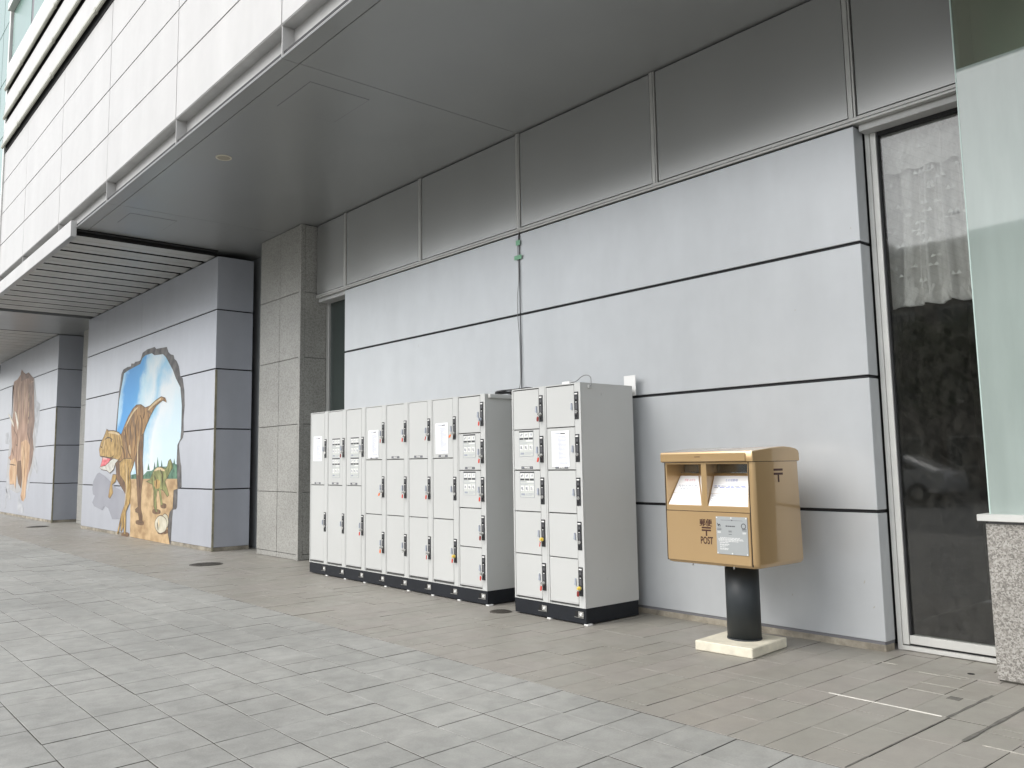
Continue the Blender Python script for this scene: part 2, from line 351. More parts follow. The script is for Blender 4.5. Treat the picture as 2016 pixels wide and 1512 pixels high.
# ------------------------------------------------------------------ ground
def sheet(name, x0, x1, y0, y1, z, m):
    return structure(MB().add([(x0, y0, z), (x1, y0, z), (x1, y1, z), (x0, y1, z)], [(0, 1, 2, 3)]).build(name, m))
sheet('ground', -200, 150, -160, 60, -0.06, 'plaza')
sheet('road', -120, 80, -24, -16, -0.05, 'asphalt')
for yy in (-20.1,):
    structure(MB().box(-120, 80, yy, yy+0.12, -0.046, -0.045).build('road_line', 'whiteink'))

def lay(name, cells, height, mkname, mats, root_label):
    """cells: (corner list, centre). The 300 that show largest are single pieces, the rest one mesh."""
    root = structure(MB().add([(c[0], c[1], -0.0052) for c in root_label], [(0, 1, 2, 3)]).build(name, 'bed'))
    key = []
    for i, (cs, ctr) in enumerate(cells):
        d = seen_depth(ctr[0], ctr[1], 0); key.append((0 if d else 1, d or Vector(ctr).length, i))
    key.sort(); near = set(k[2] for k in key[:300])
    far = MB(); cache = {}
    for i, (cs, ctr) in enumerate(cells):
        dz = random.uniform(-0.0018, 0.0012)
        loc = [(x-ctr[0], y-ctr[1]) for x, y in cs]
        def piece(mb, ox, oy, dz):
            b = 0.002; k = len(loc)
            inn = [(x*(1-b/max(abs(x), 1e-3)), y*(1-b/max(abs(y), 1e-3))) for x, y in loc]
            v = [(x+ox, y+oy, -0.0055) for x, y in loc]+[(x+ox, y+oy, dz-0.0016) for x, y in loc]+[(x+ox, y+oy, dz) for x, y in inn]
            mb.add(v, [(8, 9, 10, 11)]+[(4+a, 4+(a+1) % 4, 8+(a+1) % 4, 8+a) for a in range(4)]+[])
            o_ = len(mb.v)-12
            for a in range(4): mb.f.append((o_+a, o_+(a+1) % 4, o_+4+(a+1) % 4, o_+4+a)); mb.m.append(1); mb.sm.append(False)
        if i in near:
            kk = tuple(round(q, 3) for p in loc for q in p)
            if kk not in cache:
                mb = MB(); piece(mb, 0, 0, 0); cache[kk] = mb.mesh(mkname, mats, fix=False)
            o = link(mkname, cache[kk], root, loc=(ctr[0], ctr[1], dz))
            o.rotation_euler = (random.gauss(0, 0.0016), random.gauss(0, 0.0016), 0)
        else: piece(far, ctr[0], ctr[1], dz)
    o = far.build('far_'+mkname, mats, root, fix=False); o['kind'] = 'stuff'
    return root

# grey stones: 0.3125 x 0.335, cross joints slightly askew
cells = []
DX, DY, G2 = 0.3125, 0.335, 0.0028
for r in range(0, 22):
    y1 = 3.80-r*DY; y0 = y1-DY
    for c in range(-118, 22):
        sx = lambda y: -5.92+0.15*0-SHEAR*(y-1.46)
        xa, xb = c*DX, (c+1)*DX
        off = lambda y: -5.92-SHEAR*(y-1.46)
        cs = [(off(y0)+xa+G2, y0+G2), (off(y0)+xb-G2, y0+G2), (off(y1)+xb-G2, y1-G2), (off(y1)+xa+G2, y1-G2)]
        cells.append((cs, (sum(p[0] for p in cs)/4, (y0+y1)/2)))
lay('stone_pavement', cells, 0, 'paving_stone', ['stone', 'bed'], [(-43, -3.6), (1.2, -3.6), (1.2, 3.80), (-43, 3.80)])
# beige tiles: 0.2085 wide columns; long joints at 3.80 and 4.93, staggered pieces between
cells = []
TW = 0.2085; G3 = 0.0017
offs = [0.226, 0.0, 0.113, 0.34]
for c in range(-190, 18):
    xa = -2.07+c*TW; xb = xa+TW
    o = offs[(c*7+3) % 4] if c % 3 else offs[c % 4]
    ys = [3.803]
    y = 3.803+o
    if o < 0.05: y += 0.452
    while y < 4.90: ys.append(y); y += 0.452
    ys.append(4.928)
    ys += [5.38, 5.83, 6.28, 6.60]
    for y0, y1 in zip(ys[:-1], ys[1:]):
        if y1-y0 < 0.05: continue
        ctr = ((xa+xb)/2, (y0+y1)/2)
        cs = [(xa+G3, y0+G3), (xb-G3, y0+G3), (xb-G3, y1-G3), (xa+G3, y1-G3)]
        cells.append((cs, ctr))
tp = lay('tile_pavement', cells, 0, 'paving_tile', ['tile', 'bed'], [(-43, 3.80), (1.8, 3.80), (1.8, 6.62), (-43, 6.62)])
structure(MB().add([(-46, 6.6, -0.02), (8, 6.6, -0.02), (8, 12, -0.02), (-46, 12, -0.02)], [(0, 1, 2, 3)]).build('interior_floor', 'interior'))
MB().box(-2.755, -2.105, 4.923, 4.934, -0.004, 0.0025).build('pale_joint_strip', 'sealant', tp)
MB().box(-1.775, -0.9, 4.585, 4.592, -0.004, 0.002).build('pale_joint_strip', 'faintjoint', tp)
def seal(x0, y0, x1, y1, wd):
    mb = MB(); n = 26; a = []; b = []
    for i in range(n+1):
        t = i/n; x = x0+(x1-x0)*t; y = y0+(y1-y0)*t; k = wd*(0.8+0.25*math.sin(i*0.7)+0.15*random.random())
        a.append((x-k/2, y)); b.append((x+k/2, y))
    return mb.flat(a+b[::-1], XY, 0.0028)
seal(-2.0705, 3.81, -2.0705, 4.92, 0.008).build('dark_sealant_strip', 'darkseal', tp)
seal(-2.074, 4.92, -2.076, 5.56, 0.019).build('dark_sealant_strip', 'darkseal', tp)
seal(-1.8615, 4.58, -1.8615, 5.7, 0.022).build('dark_sealant_strip', 'darkseal', tp)
for (xa, ya, xb, yb) in ((-2.50, 5.386, -2.31, 5.38), (-2.31, 5.38, -2.10, 5.376), (-2.62, 5.84, -2.36, 5.832), (-2.98, 5.93, -2.80, 5.925), (-2.50, 5.58, -2.25, 5.575)):
    MB().box(xa, xb, yb, yb+0.0035, -0.004, 0.0012).build('pale_joint_strip', 'faintjoint', tp)
    

def cover(x, y, r, label, yaw=0.0):
    t = thing('drain_cover', label, 'drain cover', (x, y, 0), group='round iron covers set in the beige tiles')
    fr = MB()
    fr.cyl((0, 0, -0.004), (0, 0, 1), r, 0.0085, 32); fr.build('rim', 'iron', t)
    lid = MB(); lid.cyl((0, 0, 0.0046), (0, 0, 1), r*0.9, 0.0025, 32)
    for i in range(-5, 6):
        q = r*0.15*i; hh = math.sqrt(max(0, (r*0.84)**2-q*q))
        if hh > 0.02:
            lid.box(q-r*0.02, q+r*0.02, -hh, hh, 0.0071, 0.0095); lid.box(-hh, hh, q-r*0.02, q+r*0.02, 0.0071, 0.0094)
    lid.build('lid', 'iron', t)
cover(-6.27, 5.335, 0.105, 'small round iron drain cover between the two locker banks')
cover(-12.28, 4.845, 0.235, 'round iron cover in front of the granite pillar and the meat-eater mural')
cover(-23.45, 4.98, 0.26, 'far round iron cover in front of the horned dinosaur mural')
h = thing('floor_hatch', 'small grey metal floor hatch with a finger hole beside the speckled granite base', 'floor hatch', (-2.33, 6.02, 0))
MB().cbox(-0.14, 0.18, -0.14, 0.12, -0.004, 0.003, 0.001).build('plate', 'tile', h)
MB().cyl((-0.03, -0.02, 0.0032), (0, 0, 1), 0.022, 0.0012, 14).build('finger_hole', 'void', h)
k = tag(MB().cbox(-2.235, -2.165, 5.30, 5.37, -0.006, 0.0035, 0.001).build('floor_marker', 'darkseal'), 'small dark square floor marker near the dark sealant line', 'floor marker')

# ------------------------------------------------------------------ lockers' wall
YW, YR, ZC = 6.24, 6.40, 5.153
wall = thing('panel_wall', 'pale grey metal panel wall behind the lockers and the gold post box', 'wall', (-6.9, YW, 0))
ZJ = [0.071, 1.006, 2.014, 3.047, 3.978]
wbuild(MB().box(-10.76, -3.035, YW+0.022, YW+0.15, 0.0, 3.98), 'backing', 'joint', wall)
for (xa, xb) in ((-10.771, -6.929), (-6.914, -3.021)):
    for za, zb in zip(ZJ[:-1], ZJ[1:]):
        wbuild(MB().cbox(xa, xb, YW, YW+0.02, za+(0.013 if za > 0.1 else 0), zb-0.012, 0.003), 'panel', 'panel', wall)
for za, zb in zip(ZJ[:-1], ZJ[1:]):     # right return
    wbuild(MB().cbox(-3.034, -3.022, YW+0.021, YR-0.012, za+(0.013 if za > 0.1 else 0), zb-0.012, 0.002), 'return_panel', 'panel', wall)
    wbuild(MB().cbox(-10.770, -10.758, YW+0.021, YR+0.03, za+(0.013 if za > 0.1 else 0), zb-0.012, 0.002), 'return_panel', 'panel', wall)
wbuild(MB().box(-10.76, -3.03, YW+0.006, YW+0.02, 0.048, 0.071).box(-3.04, -3.026, YW+0.02, YR-0.012, 0.048, 0.071), 'base_strip', 'strip', wall)
wbuild(MB().cbox(-10.762, -3.024, YW+0.003, YW+0.14, -0.02, 0.048, 0.004), 'kerb', 'concrete', wall)
for (x, z, a, l_) in ((-3.16, 0.47, 1.2, 0.035), (-3.10, 0.30, 0.9, 0.025), (-3.75, 0.32, 1.5, 0.02), (-4.9, 0.55, 0.4, 0.03), (-3.09, 3.16, 1.4, 0.02), (-3.6, 2.6, 0.2, 0.018), (-8.9, 2.9, 1.5, 0.05)):
    dx_, dz_ = math.cos(a)*l_, math.sin(a)*l_
    wbuild(MB().flat([(x, z), (x+dx_*0.5+0.003, z+dz_*0.5-0.003), (x+dx_, z+dz_), (x+dx_*0.5-0.004, z+dz_*0.5+0.004)], XZ, YW-0.0008), 'scuff_mark', 'faintjoint', wall)
# upper band
up_ = thing('upper_panel_band', 'darker grey framed metal panels between the wall and the canopy ceiling', 'wall panelling', (-6.9, YW, 4))
XM = [-11.656, -10.771, -8.85, -6.922, -4.965, -3.018, -1.09, 0.84, 2.77]
wbuild(MB().box(-11.65, 2.8, YW+0.03, YW+0.14, 4.03, 5.15), 'backing', 'joint', up_)
for i, (xa, xb) in enumerate(zip(XM[:-1], XM[1:])):
    a = 0.03 if i else 0.006
    wbuild(MB().cbox(xa+a+0.008, xb-0.042, YW+0.006, YW+0.022, 4.046, 5.135, 0.002), 'upper_panel', 'upper', up_)
for x in XM[1:-1]:
    mb = MB().cbox(x-0.034, x+0.004, YW-0.002, YW+0.03, 4.035, 5.146, 0.002)
    mb.box(x+0.010, x+0.024, YW+0.001, YW+0.03, 4.035, 5.146)
    wbuild(mb, 'mullion', 'alu', up_)
wbuild(MB().cbox(-11.652, 2.8, YW-0.004, YW+0.03, 4.008, 4.035, 0.002), 'transom', 'alu', up_)
wbuild(MB().cbox(-11.652, 2.8, YW-0.006, YW+0.17, 3.983, 4.003, 0.002), 'sill_rail', 'alu', up_)
wbuild(MB().box(-3.0, 2.8, YW+0.05, YR+0.02, 3.93, 3.98), 'lintel', 'gutter', up_)
wbuild(MB().box(-11.66, -10.79, YW+0.05, YR+0.1, 3.93, 3.98), 'lintel', 'gutter', up_)

# ------------------------------------------------------------------ windows
win = thing('shop_window', 'tall dusty wired window between the panel wall and the granite base', 'window', (-2.9, YR, 0))
fr = MB()
fr.cbox(-3.012, -2.975, YR, YR+0.09, 0.0, 3.94, 0.003).cbox(-2.970, -2.925, YR-0.004, YR+0.08, 0.045, 3.93, 0.003)
wbuild(fr, 'frame', 'sash', win)
wbuild(MB().cbox(-2.922, 2.6, YR+0.002, YR+0.075, 0.052, 0.112, 0.003).cbox(-2.975, 2.6, YR-0.006, YR+0.06, 0.004, 0.035, 0.003), 'sill', 'sash', win)
wbuild(MB().box(-2.974, 2.6, YR+0.03, YR+0.06, 0.035, 0.052).box(-2.9235, -2.912, YR+0.01, YR+0.07, 0.112, 3.905), 'gasket', 'joint', win)
wbuild(MB().box(-2.92, 2.6, YR+0.01, YR+0.07, 3.905, 3.93), 'head', 'joint', win)
wbuild(MB().box(-2.912, 2.6, YR+0.03, YR+0.038, 0.112, 3.905), 'pane', 'pane', win)
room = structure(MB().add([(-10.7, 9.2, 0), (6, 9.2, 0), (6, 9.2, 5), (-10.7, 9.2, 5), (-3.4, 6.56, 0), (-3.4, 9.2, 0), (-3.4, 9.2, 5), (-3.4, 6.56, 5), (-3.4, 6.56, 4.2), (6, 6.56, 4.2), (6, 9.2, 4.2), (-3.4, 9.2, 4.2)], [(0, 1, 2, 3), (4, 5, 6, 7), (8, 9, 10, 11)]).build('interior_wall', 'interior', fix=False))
# lace curtain: pleated drape with a short pelmet in front
cur = thing('lace_curtain', 'white lace curtain with leaf pattern hanging inside the tall wired window', 'curtain', (-2.2, 6.62, 2.6))
def drape(x0, x1, yb, ztop, zbot, n, amp, per, step):
    mb = MB(); vs = []; rows = 6
    for i in range(n+1):
        x = x0+(x1-x0)*i/n; ph = 2*math.pi*x/per
        yy = yb+amp*(math.sin(ph)+0.45*math.sin(2.3*ph+1)); zz = zbot+step*math.sin(ph*0.9+0.4)
        for r in range(rows+1):
            t = r/rows; vs.append((x+0.012*math.sin(5*t+x*9), yy*(1)+amp*0.4*math.sin(3*t+x*4), ztop+(zz-ztop)*t))
    fs = [(i*(rows+1)+r, (i+1)*(rows+1)+r, (i+1)*(rows+1)+r+1, i*(rows+1)+r+1) for i in range(n) for r in range(rows)]
    return mb.add(vs, fs, 0, True)
wbuild(drape(-3.02, 2.4, 6.63, 3.99, 2.56, 320, 0.050, 0.155, 0.012), 'drape', 'curtain', cur)
wbuild(drape(-3.02, 2.4, 6.575, 3.99, 3.62, 200, 0.010, 0.14, 0.015), 'pelmet', 'curtain', cur)
wbuild(drape(-3.02, 2.4, 6.615, 2.70, 2.565, 320, 0.050, 0.155, 0.012), 'hem', 'curtain', cur)
lm = MB()
for i in range(110):
    x = random.uniform(-2.95, -1.9); z = random.uniform(2.72, 3.93); a = random.uniform(0.3, 1.2); q = 0.029
    for s_ in (-1, 1):
        lm.add([(x, 6.560, z), (x+s_*q*math.cos(a), 6.560, z+1.5*q*math.sin(a)), (x+s_*q*1.5*math.cos(a-0.3), 6.560, z+q*math.sin(a-0.3)-0.014)], [(0, 1, 2)])
o = wbuild(lm, 'lace_leaves', 'lace', cur); o['kind'] = 'stuff'
swin = thing('side_window', 'narrow dark green window strip between the granite pillar and the panel wall', 'window', (-11.2, 6.46, 0))
wbuild(MB().cbox(-11.69, -11.615, 6.445, 6.52, 0.0, 3.93, 0.004), 'frame', 'alu', swin)
wbuild(MB().box(-11.614, -10.78, 6.48, 6.49, 0.0, 3.93), 'pane', 'darkpane', swin)

# ------------------------------------------------------------------ glazed bay on granite base, right
YB = 5.93
base = thing('granite_base', 'low speckled granite base wall under the frosted glass at the right edge', 'low wall', (-1.2, YB, 0))
for xa, xb in ((-2.178, -1.0), (-0.994, 0.2), (0.206, 1.4)):
    wbuild(MB().cbox(xa, xb, YB, YB+0.17, 0.012, 0.975, 0.004), 'granite_slab', 'granite2', base)
wbuild(MB().cbox(-2.176, -2.09, YB+0.175, YR-0.01, 0.0, 1.03, 0.004), 'granite_slab', 'granite2', base)  # unseen side slab, added to keep light out of the window niche
wbuild(MB().box(-2.17, 1.4, YB+0.012, YB+0.16, -0.02, 0.012), 'mortar_bed', 'bed', base)
wbuild(MB().box(-2.165, 1.4, YB+0.012, YB+0.16, 0.975, 0.992), 'shadow_gap', 'strip', base)
wbuild(MB().cbox(-2.215, 1.4, YB-0.035, YB+0.15, 0.992, 1.034, 0.003), 'cap_rail', 'sash', base)
gs = thing('glass_screen', 'tall greenish glass screen, frosted below and clear above, standing on the granite base', 'glass screen', (-1.2, YB, 1.034))
wbuild(MB().box(-2.158, 1.35, YB+0.046, YB+0.060, 1.034, 4.02), 'frosted_pane', 'frost', gs)
wbuild(MB().box(-2.154, 1.35, YB+0.046, YB+0.060, 4.022, 5.15), 'clear_pane', 'clear', gs)
wbuild(MB().box(-2.152, -2.135, YB+0.065, YR-0.01, 1.034, 5.14), 'return_panel', 'strip', gs)  # unseen dark side panel, added to shade the niche from the right
wbuild(MB().box(-2.166, -2.1585, YB+0.044, YB+0.062, 1.034, 5.15), 'glass_edge', 'edge', gs)

# ------------------------------------------------------------------ granite pillars
def pillar(x0, x1, yp, label):
    t = thing('granite_pillar', label, 'pillar', ((x0+x1)/2, yp, 0), group='granite clad pillars under the canopy')
    xm = (x0+x1)/2+0.0; xs = x1-0.055
    wbuild(MB().box(x0+0.01, x1-0.01, yp+0.02, yp+0.9, 0, 5.15), 'core', 'joint', t)
    zs = [0.0, 0.082, 1.007, 2.035, 3.06, 4.082, 5.148]
    for za, zb in zip(zs[:-1], zs[1:]):
        g = 0.004
        for xa, xb in ((x0, xm-g), (xm+g, xs-0.008)):
            wbuild(MB().cbox(xa, xb, yp+random.uniform(0, 0.003), yp+0.03, za+g, zb-g, 0.003), 'granite_tile', 'granite', t)
        wbuild(MB().cbox(x1-0.012, x1, yp+0.075, yp+0.44, za+g, zb-g, 0.003), 'granite_tile', 'granite', t)
        wbuild(MB().cbox(x1-0.02, x1-0.002, yp+0.445, yp+0.9, za+g, zb-g, 0.003), 'granite_tile', 'granite', t)
    wbuild(MB().cbox(xs, x1+0.002, yp-0.004, yp+0.032, 0.0, 5.148, 0.004), 'corner_trim', 'granite', t)
    wbuild(MB().cbox(x1-0.03, x1+0.0, yp+0.0325, yp+0.072, 0.0, 5.148, 0.004), 'corner_trim', 'granite', t)
pillar(-13.135, -11.702, 6.004, 'granite clad pillar between the lockers and the meat-eater mural')
pillar(-24.02, -22.58, 6.004, 'farther granite clad pillar half hidden between the two painted walls')
bk = structure(MB().box(-40, -13.13, 6.42, 6.5, 0, 5.15).build('back_wall', 'panel'))

# ------------------------------------------------------------------ canopy ceiling
YE = 3.33
ceil = thing('canopy_ceiling', 'smooth dark grey metal ceiling under the canopy', 'ceiling', (-8, 5, ZC))
XJ = [2.9, -1.42, -6.925, -12.43, -17.95, -23.4, -28.9, -34.5]
wbuild(MB().box(-40, 3, YE+0.02, 6.6, ZC+0.024, ZC+0.07), 'ceiling_backing', 'joint', ceil)
for xa, xb in zip(XJ[1:], XJ[:-1]):
    wbuild(MB().cbox(xa+0.004, xb-0.004, YE+0.188, 6.43, ZC, ZC+0.022, 0.002), 'ceiling_panel', 'soffit', ceil)
    wbuild(MB().cbox(xa+0.003, xb-0.003, YE, YE+0.176, ZC-0.004, ZC+0.008, 0.002), 'edge_panel', 'soffit', ceil)
for (x0, x1, y0, y1) in ((-7.92, -7.2, 3.77, 4.44), (-13.33, -12.72, 3.75, 4.43), (-2.4, -1.8, 3.77, 4.44)):
    wbuild(MB().box(x0-0.006, x1+0.006, y0-0.006, y1+0.006, ZC-0.0012, ZC-0.0003), 'hatch_gap', 'strip', ceil)
    wbuild(MB().cbox(x0, x1, y0, y1, ZC-0.004, ZC-0.0013, 0.001), 'access_hatch', 'soffit', ceil)
dl = thing('downlight', 'round unlit downlight in the dark canopy ceiling', 'ceiling light', (-9.70, 3.925, ZC))
MB().loft([[(r*math.cos(2*math.pi*i/28), r*math.sin(2*math.pi*i/28), z) for i in range(28)] for r, z in ((0.096, 0), (0.096, -0.007), (0.080, -0.009), (0.076, -0.002))], caps=False).build('trim_ring', 'lamp', dl)
MB().cyl((0, 0, -0.0045), (0, 0, 1), 0.077, 0.003, 24).build('lens', 'lampglass', dl)

# ------------------------------------------------------------------ white facade above
YF = 3.324
fac = thing('white_facade', 'white metal clad upper facade above the canopy edge', 'facade', (-9, YF, 5.2))
XF = [3.9, 1.31, -1.435, -4.18, -6.925, -9.675, -12.44, -15.16, -17.9, -20.2]
ZF = [5.476, 6.158, 6.845, 7.532, 8.19]
wbuild(MB().box(-20.19, 3.9, YF+0.022, YF+0.25, 5.50, 11.5), 'backing', 'strip', fac)
for xa, xb in zip(XF[1:], XF[:-1]):
    for za, zb in zip(ZF[:-1], ZF[1:]):
        wbuild(MB().cbox(xa+0.008, xb-0.008, YF+random.uniform(0, 0.002), YF+0.02, za+0.009, zb-0.009, 0.002), 'cladding_panel', 'white', fac)
wbuild(MB().box(-20.19, 3.9, YF+0.13, YF+0.2, ZC+0.017, 5.50), 'recess_panel', 'white', fac)
wbuild(MB().box(-20.19, 3.9, YF+0.003, YF+0.13, 5.47, 5.474), 'recess_soffit', 'gutter', fac)
wbuild(MB().cbox(-20.19, 3.9, YF+0.004, YF+0.13, ZC+0.010, ZC+0.016, 0.001), 'ledge', 'white', fac)
for x in XF[1:]:
    wbuild(MB().cbox(x-0.006, x+0.006, YF+0.008, YF+0.129, ZC+0.017, 5.469, 0.001), 'fin', 'white', fac)
# louvre blades
XL0, XL1 = -20.15, 3.9
for i in range(3):
    zb = 8.305+0.648*i
    t = wbuild(MB().prism([(YF-0.03, zb+0.535), (YF-0.015, zb+0.535), (YF-0.05, zb+0.03), (YF-0.075, zb+0.03)], YZ, XL0, XL1), 'louvre_blade', 'white', fac)
    wbuild(MB().cbox(XL0, XL1, YF-0.09, YF-0.045, zb-0.02, zb+0.028, 0.005).cbox(XL0, XL1, YF-0.08, YF-0.05, zb-0.038, zb-0.021, 0.003), 'lip', 'louvre', t)
    for j in range(4):
        x = XL0+1.6+2.73*j
        wbuild(MB().cbox(x-0.045, x+0.045, YF-0.096, YF-0.044, zb-0.042, zb+0.034, 0.003), 'clip', 'louvre', t)
    wbuild(MB().box(XL0+0.02, XL1, YF-0.008, YF+0.02, zb-0.115, zb+0.10), 'dark_slot', 'void', fac)
    wbuild(MB().prism([(YF+0.0, zb+0.535), (YF-0.03, zb+0.535), (YF-0.085, zb+0.02), (YF+0.0, zb+0.02)], YZ, XL0-0.02, XL0-0.002), 'end_plate', 'edge', fac)
wbuild(MB().cbox(-20.2, 3.9, YF-0.03, YF+0.1, 10.13, 10.20, 0.004), 'window_sill', 'sash', fac)
wbuild(MB().cbox(-20.30, -20.2, YF-0.03, YF+0.15, 5.2, 12.5, 0.005), 'corner_post', 'sash', fac)
for xa, xb in ((-20.15, -18.2), (-18.1, -16.0), (-15.9, -13.4), (-13.3, -10.8)):
    f = wbuild(MB().cbox(xa, xb, YF+0.04, YF+0.10, 10.20, 10.26, 0.003).cbox(xa, xa+0.06, YF+0.04, YF+0.10, 10.261, 11.6, 0.003).cbox(xb-0.06, xb, YF+0.04, YF+0.10, 10.261, 11.6, 0.003).cbox(xa, xb, YF-0.10, YF+0.10, 11.4, 11.55, 0.003), 'window', 'sash', fac)
    wbuild(MB().box(xa+0.06, xb-0.06, YF+0.015, YF+0.021, 10.26, 11.4), 'pane', 'greenpane', f)
ct = thing('green_curtain_wall', 'green glazed office wall behind the left end of the white facade', 'glass facade', (-26, 3.9, 5.2))
for j, xa in enumerate([-32.0+1.45*i for i in range(9)]):
    for zk in range(6):
        za = 5.3+1.55*zk
        wbuild(MB().box(xa+0.02, min(xa+1.43, -20.2), 3.9, 3.92, za+0.015, za+1.53), 'glass_panel', 'greenpane', ct)
wbuild(MB().box(-32, -20.2, 3.925, 4.2, 5.2, 14.6), 'mullion_grid', 'sash', ct)

# ------------------------------------------------------------------ slatted awnings over the painted walls
def awning(xr, xl, label):
    t = thing('slatted_awning', label, 'awning', (xr, YE, 5.0), group='grey slatted awnings over the painted walls')
    if xr > -20:
        for xa, xb in ((xr-2.5, xr), (xr-5.0, xr-2.505), (xr-7.6, xr-5.005), (xr-10.8, xr-7.605)):
            wbuild(MB().cbox(xa, xb, YE-0.075, YE+0.012, 5.012, 5.262, 0.003), 'fascia_beam', 'white', t)
        wbuild(MB().cbox(xr-10.8, xr-0.004, YE-0.074, YE+0.012, 5.004, 5.010, 0.001), 'beam_underside', 'soffit', t)
    n = int((xr-xl)/0.58)
    for i in range(n):
        x = xr-0.03-0.58*i; e = lambda p, q, tt: (p, tt, q)
        sl_ = wbuild(MB().prism([(x-0.10, 5.115), (x-0.10, 5.082), (x-0.33, 5.060), (x-0.34, 5.052), (x-0.50, 5.046), (x-0.50, 5.115)], e, YE+0.014, 5.632), 'slat', 'slat', t)
        wbuild(MB().box(x-0.0995, x-0.095, YE+0.014, 5.632, 5.066, 5.117), 'slat_shade_strip', 'void', sl_)  # black strip paints the deep shade between neighbouring slats
    wbuild(MB().box(xl-0.2, xr-0.02, YE+0.016, 5.63, 5.13, 5.148), 'void_sheet', 'void', t)
awning(-14.03, -22.0, 'slatted grey awning with white beam over the meat-eater mural')
awning(-24.91, -33.5, 'farther slatted grey awning over the horned dinosaur mural')
structure(MB().cbox(-24.86, -21.95, YE+0.012, 6.40, 5.05, 5.125, 0.003).build('ceiling_bulkhead', 'soffit'))
L1={'dark':[[(-19.6,2.15),(-19.5,1.98),(-19.52,1.78)],[(-19.42,2.14),(-19.29,1.94),(-19.3,1.71)],[(-19.24,2.1),(-19.09,1.9),(-19.12,1.68)],[(-20.29,2.06),(-20.04,2.11),(-19.71,2.04)],[(-20.59,1.69),(-20.16,1.66),(-19.76,1.63),(-19.58,1.69)],[(-18.67,2.27),(-18.74,2.02),(-18.61,1.76),(-18.34,1.6)],[(-18.03,2.5),(-18.18,2.25),(-18.09,2.0),(-18.2,1.76)],[(-17.9,2.49),(-17.74,2.36),(-17.81,2.06)],[(-19.09,1.9),(-18.87,1.77),(-18.79,1.58)],[(-17.84,1.87),(-17.84,1.56),(-17.78,1.26),(-17.81,0.9)],[(-18.62,1.54),(-18.49,1.29),(-18.51,0.98)],[(-20.6,1.91),(-20.49,1.88)],[(-18.91,0.37),(-19.0,0.18)],[(-18.73,0.38),(-18.72,0.13)],[(-17.7,0.54),(-17.64,0.36)],[(-18.92,2.25),(-18.78,2.12),(-18.82,1.96)],[(-18.45,2.39),(-18.51,2.21),(-18.43,2.01)],[(-17.62,2.54),(-17.7,2.39)],[(-16.92,1.26),(-16.78,1.15),(-16.81,1.03)],[(-16.59,1.38),(-16.45,1.26),(-16.48,1.09)],[(-16.67,0.37),(-16.61,0.23)]],'light':[[(-18.82,2.28),(-18.58,2.45),(-18.3,2.59),(-18.06,2.65)],[(-20.06,2.21),(-19.61,2.19),(-19.22,2.13)],[(-18.73,1.51),(-18.62,1.26),(-18.62,0.94),(-18.71,0.6)],[(-17.96,2.06),(-17.97,1.6),(-17.9,1.26)],[(-17.4,2.56),(-17.05,2.67),(-16.66,2.74)],[(-20.32,2.04),(-20.41,1.83)],[(-18.52,1.89),(-18.43,1.7)],[(-16.93,1.35),(-16.68,1.4),(-16.34,1.35)],[(-16.61,0.43),(-16.56,0.29)]],'shade':[[(-17.96,0.32),(-17.45,0.32)],[(-16.99,0.57),(-16.52,0.57)],[(-16.65,0.19),(-16.08,0.23)],[(-18.87,0.02),(-18.37,0.05)],[(-16.53,0.69),(-16.2,0.69)]]}
L2={'dark':[[(-30.06,3.87),(-29.84,3.46),(-29.91,3.02)],[(-29.42,4.09),(-29.17,3.42),(-29.17,2.81)],[(-28.38,4.05),(-28.33,3.36),(-28.43,2.77)],[(-30.21,2.7),(-29.48,2.39),(-29.62,1.95)],[(-29.76,2.18),(-29.51,2.16)],[(-30.59,1.59),(-29.65,1.55)],[(-28.63,2.1),(-28.34,1.68),(-28.39,1.18)],[(-28.69,0.65),(-28.46,0.49)],[(-28.24,2.51),(-27.87,2.25)],[(-30.34,2.1),(-29.96,1.83)]],'light':[[(-29.81,4.03),(-29.57,3.44),(-29.54,2.91)],[(-28.91,4.09),(-28.71,3.39),(-28.79,2.83)],[(-28.83,2.15),(-28.58,1.72),(-28.56,1.18),(-28.55,0.72)],[(-30.0,1.52),(-29.8,1.13)],[(-28.25,3.7),(-28.25,3.53)],[(-28.21,3.42),(-28.21,3.25)],[(-28.19,3.14),(-28.19,2.97)],[(-28.17,2.89),(-28.2,2.76)]],'shade':[]}
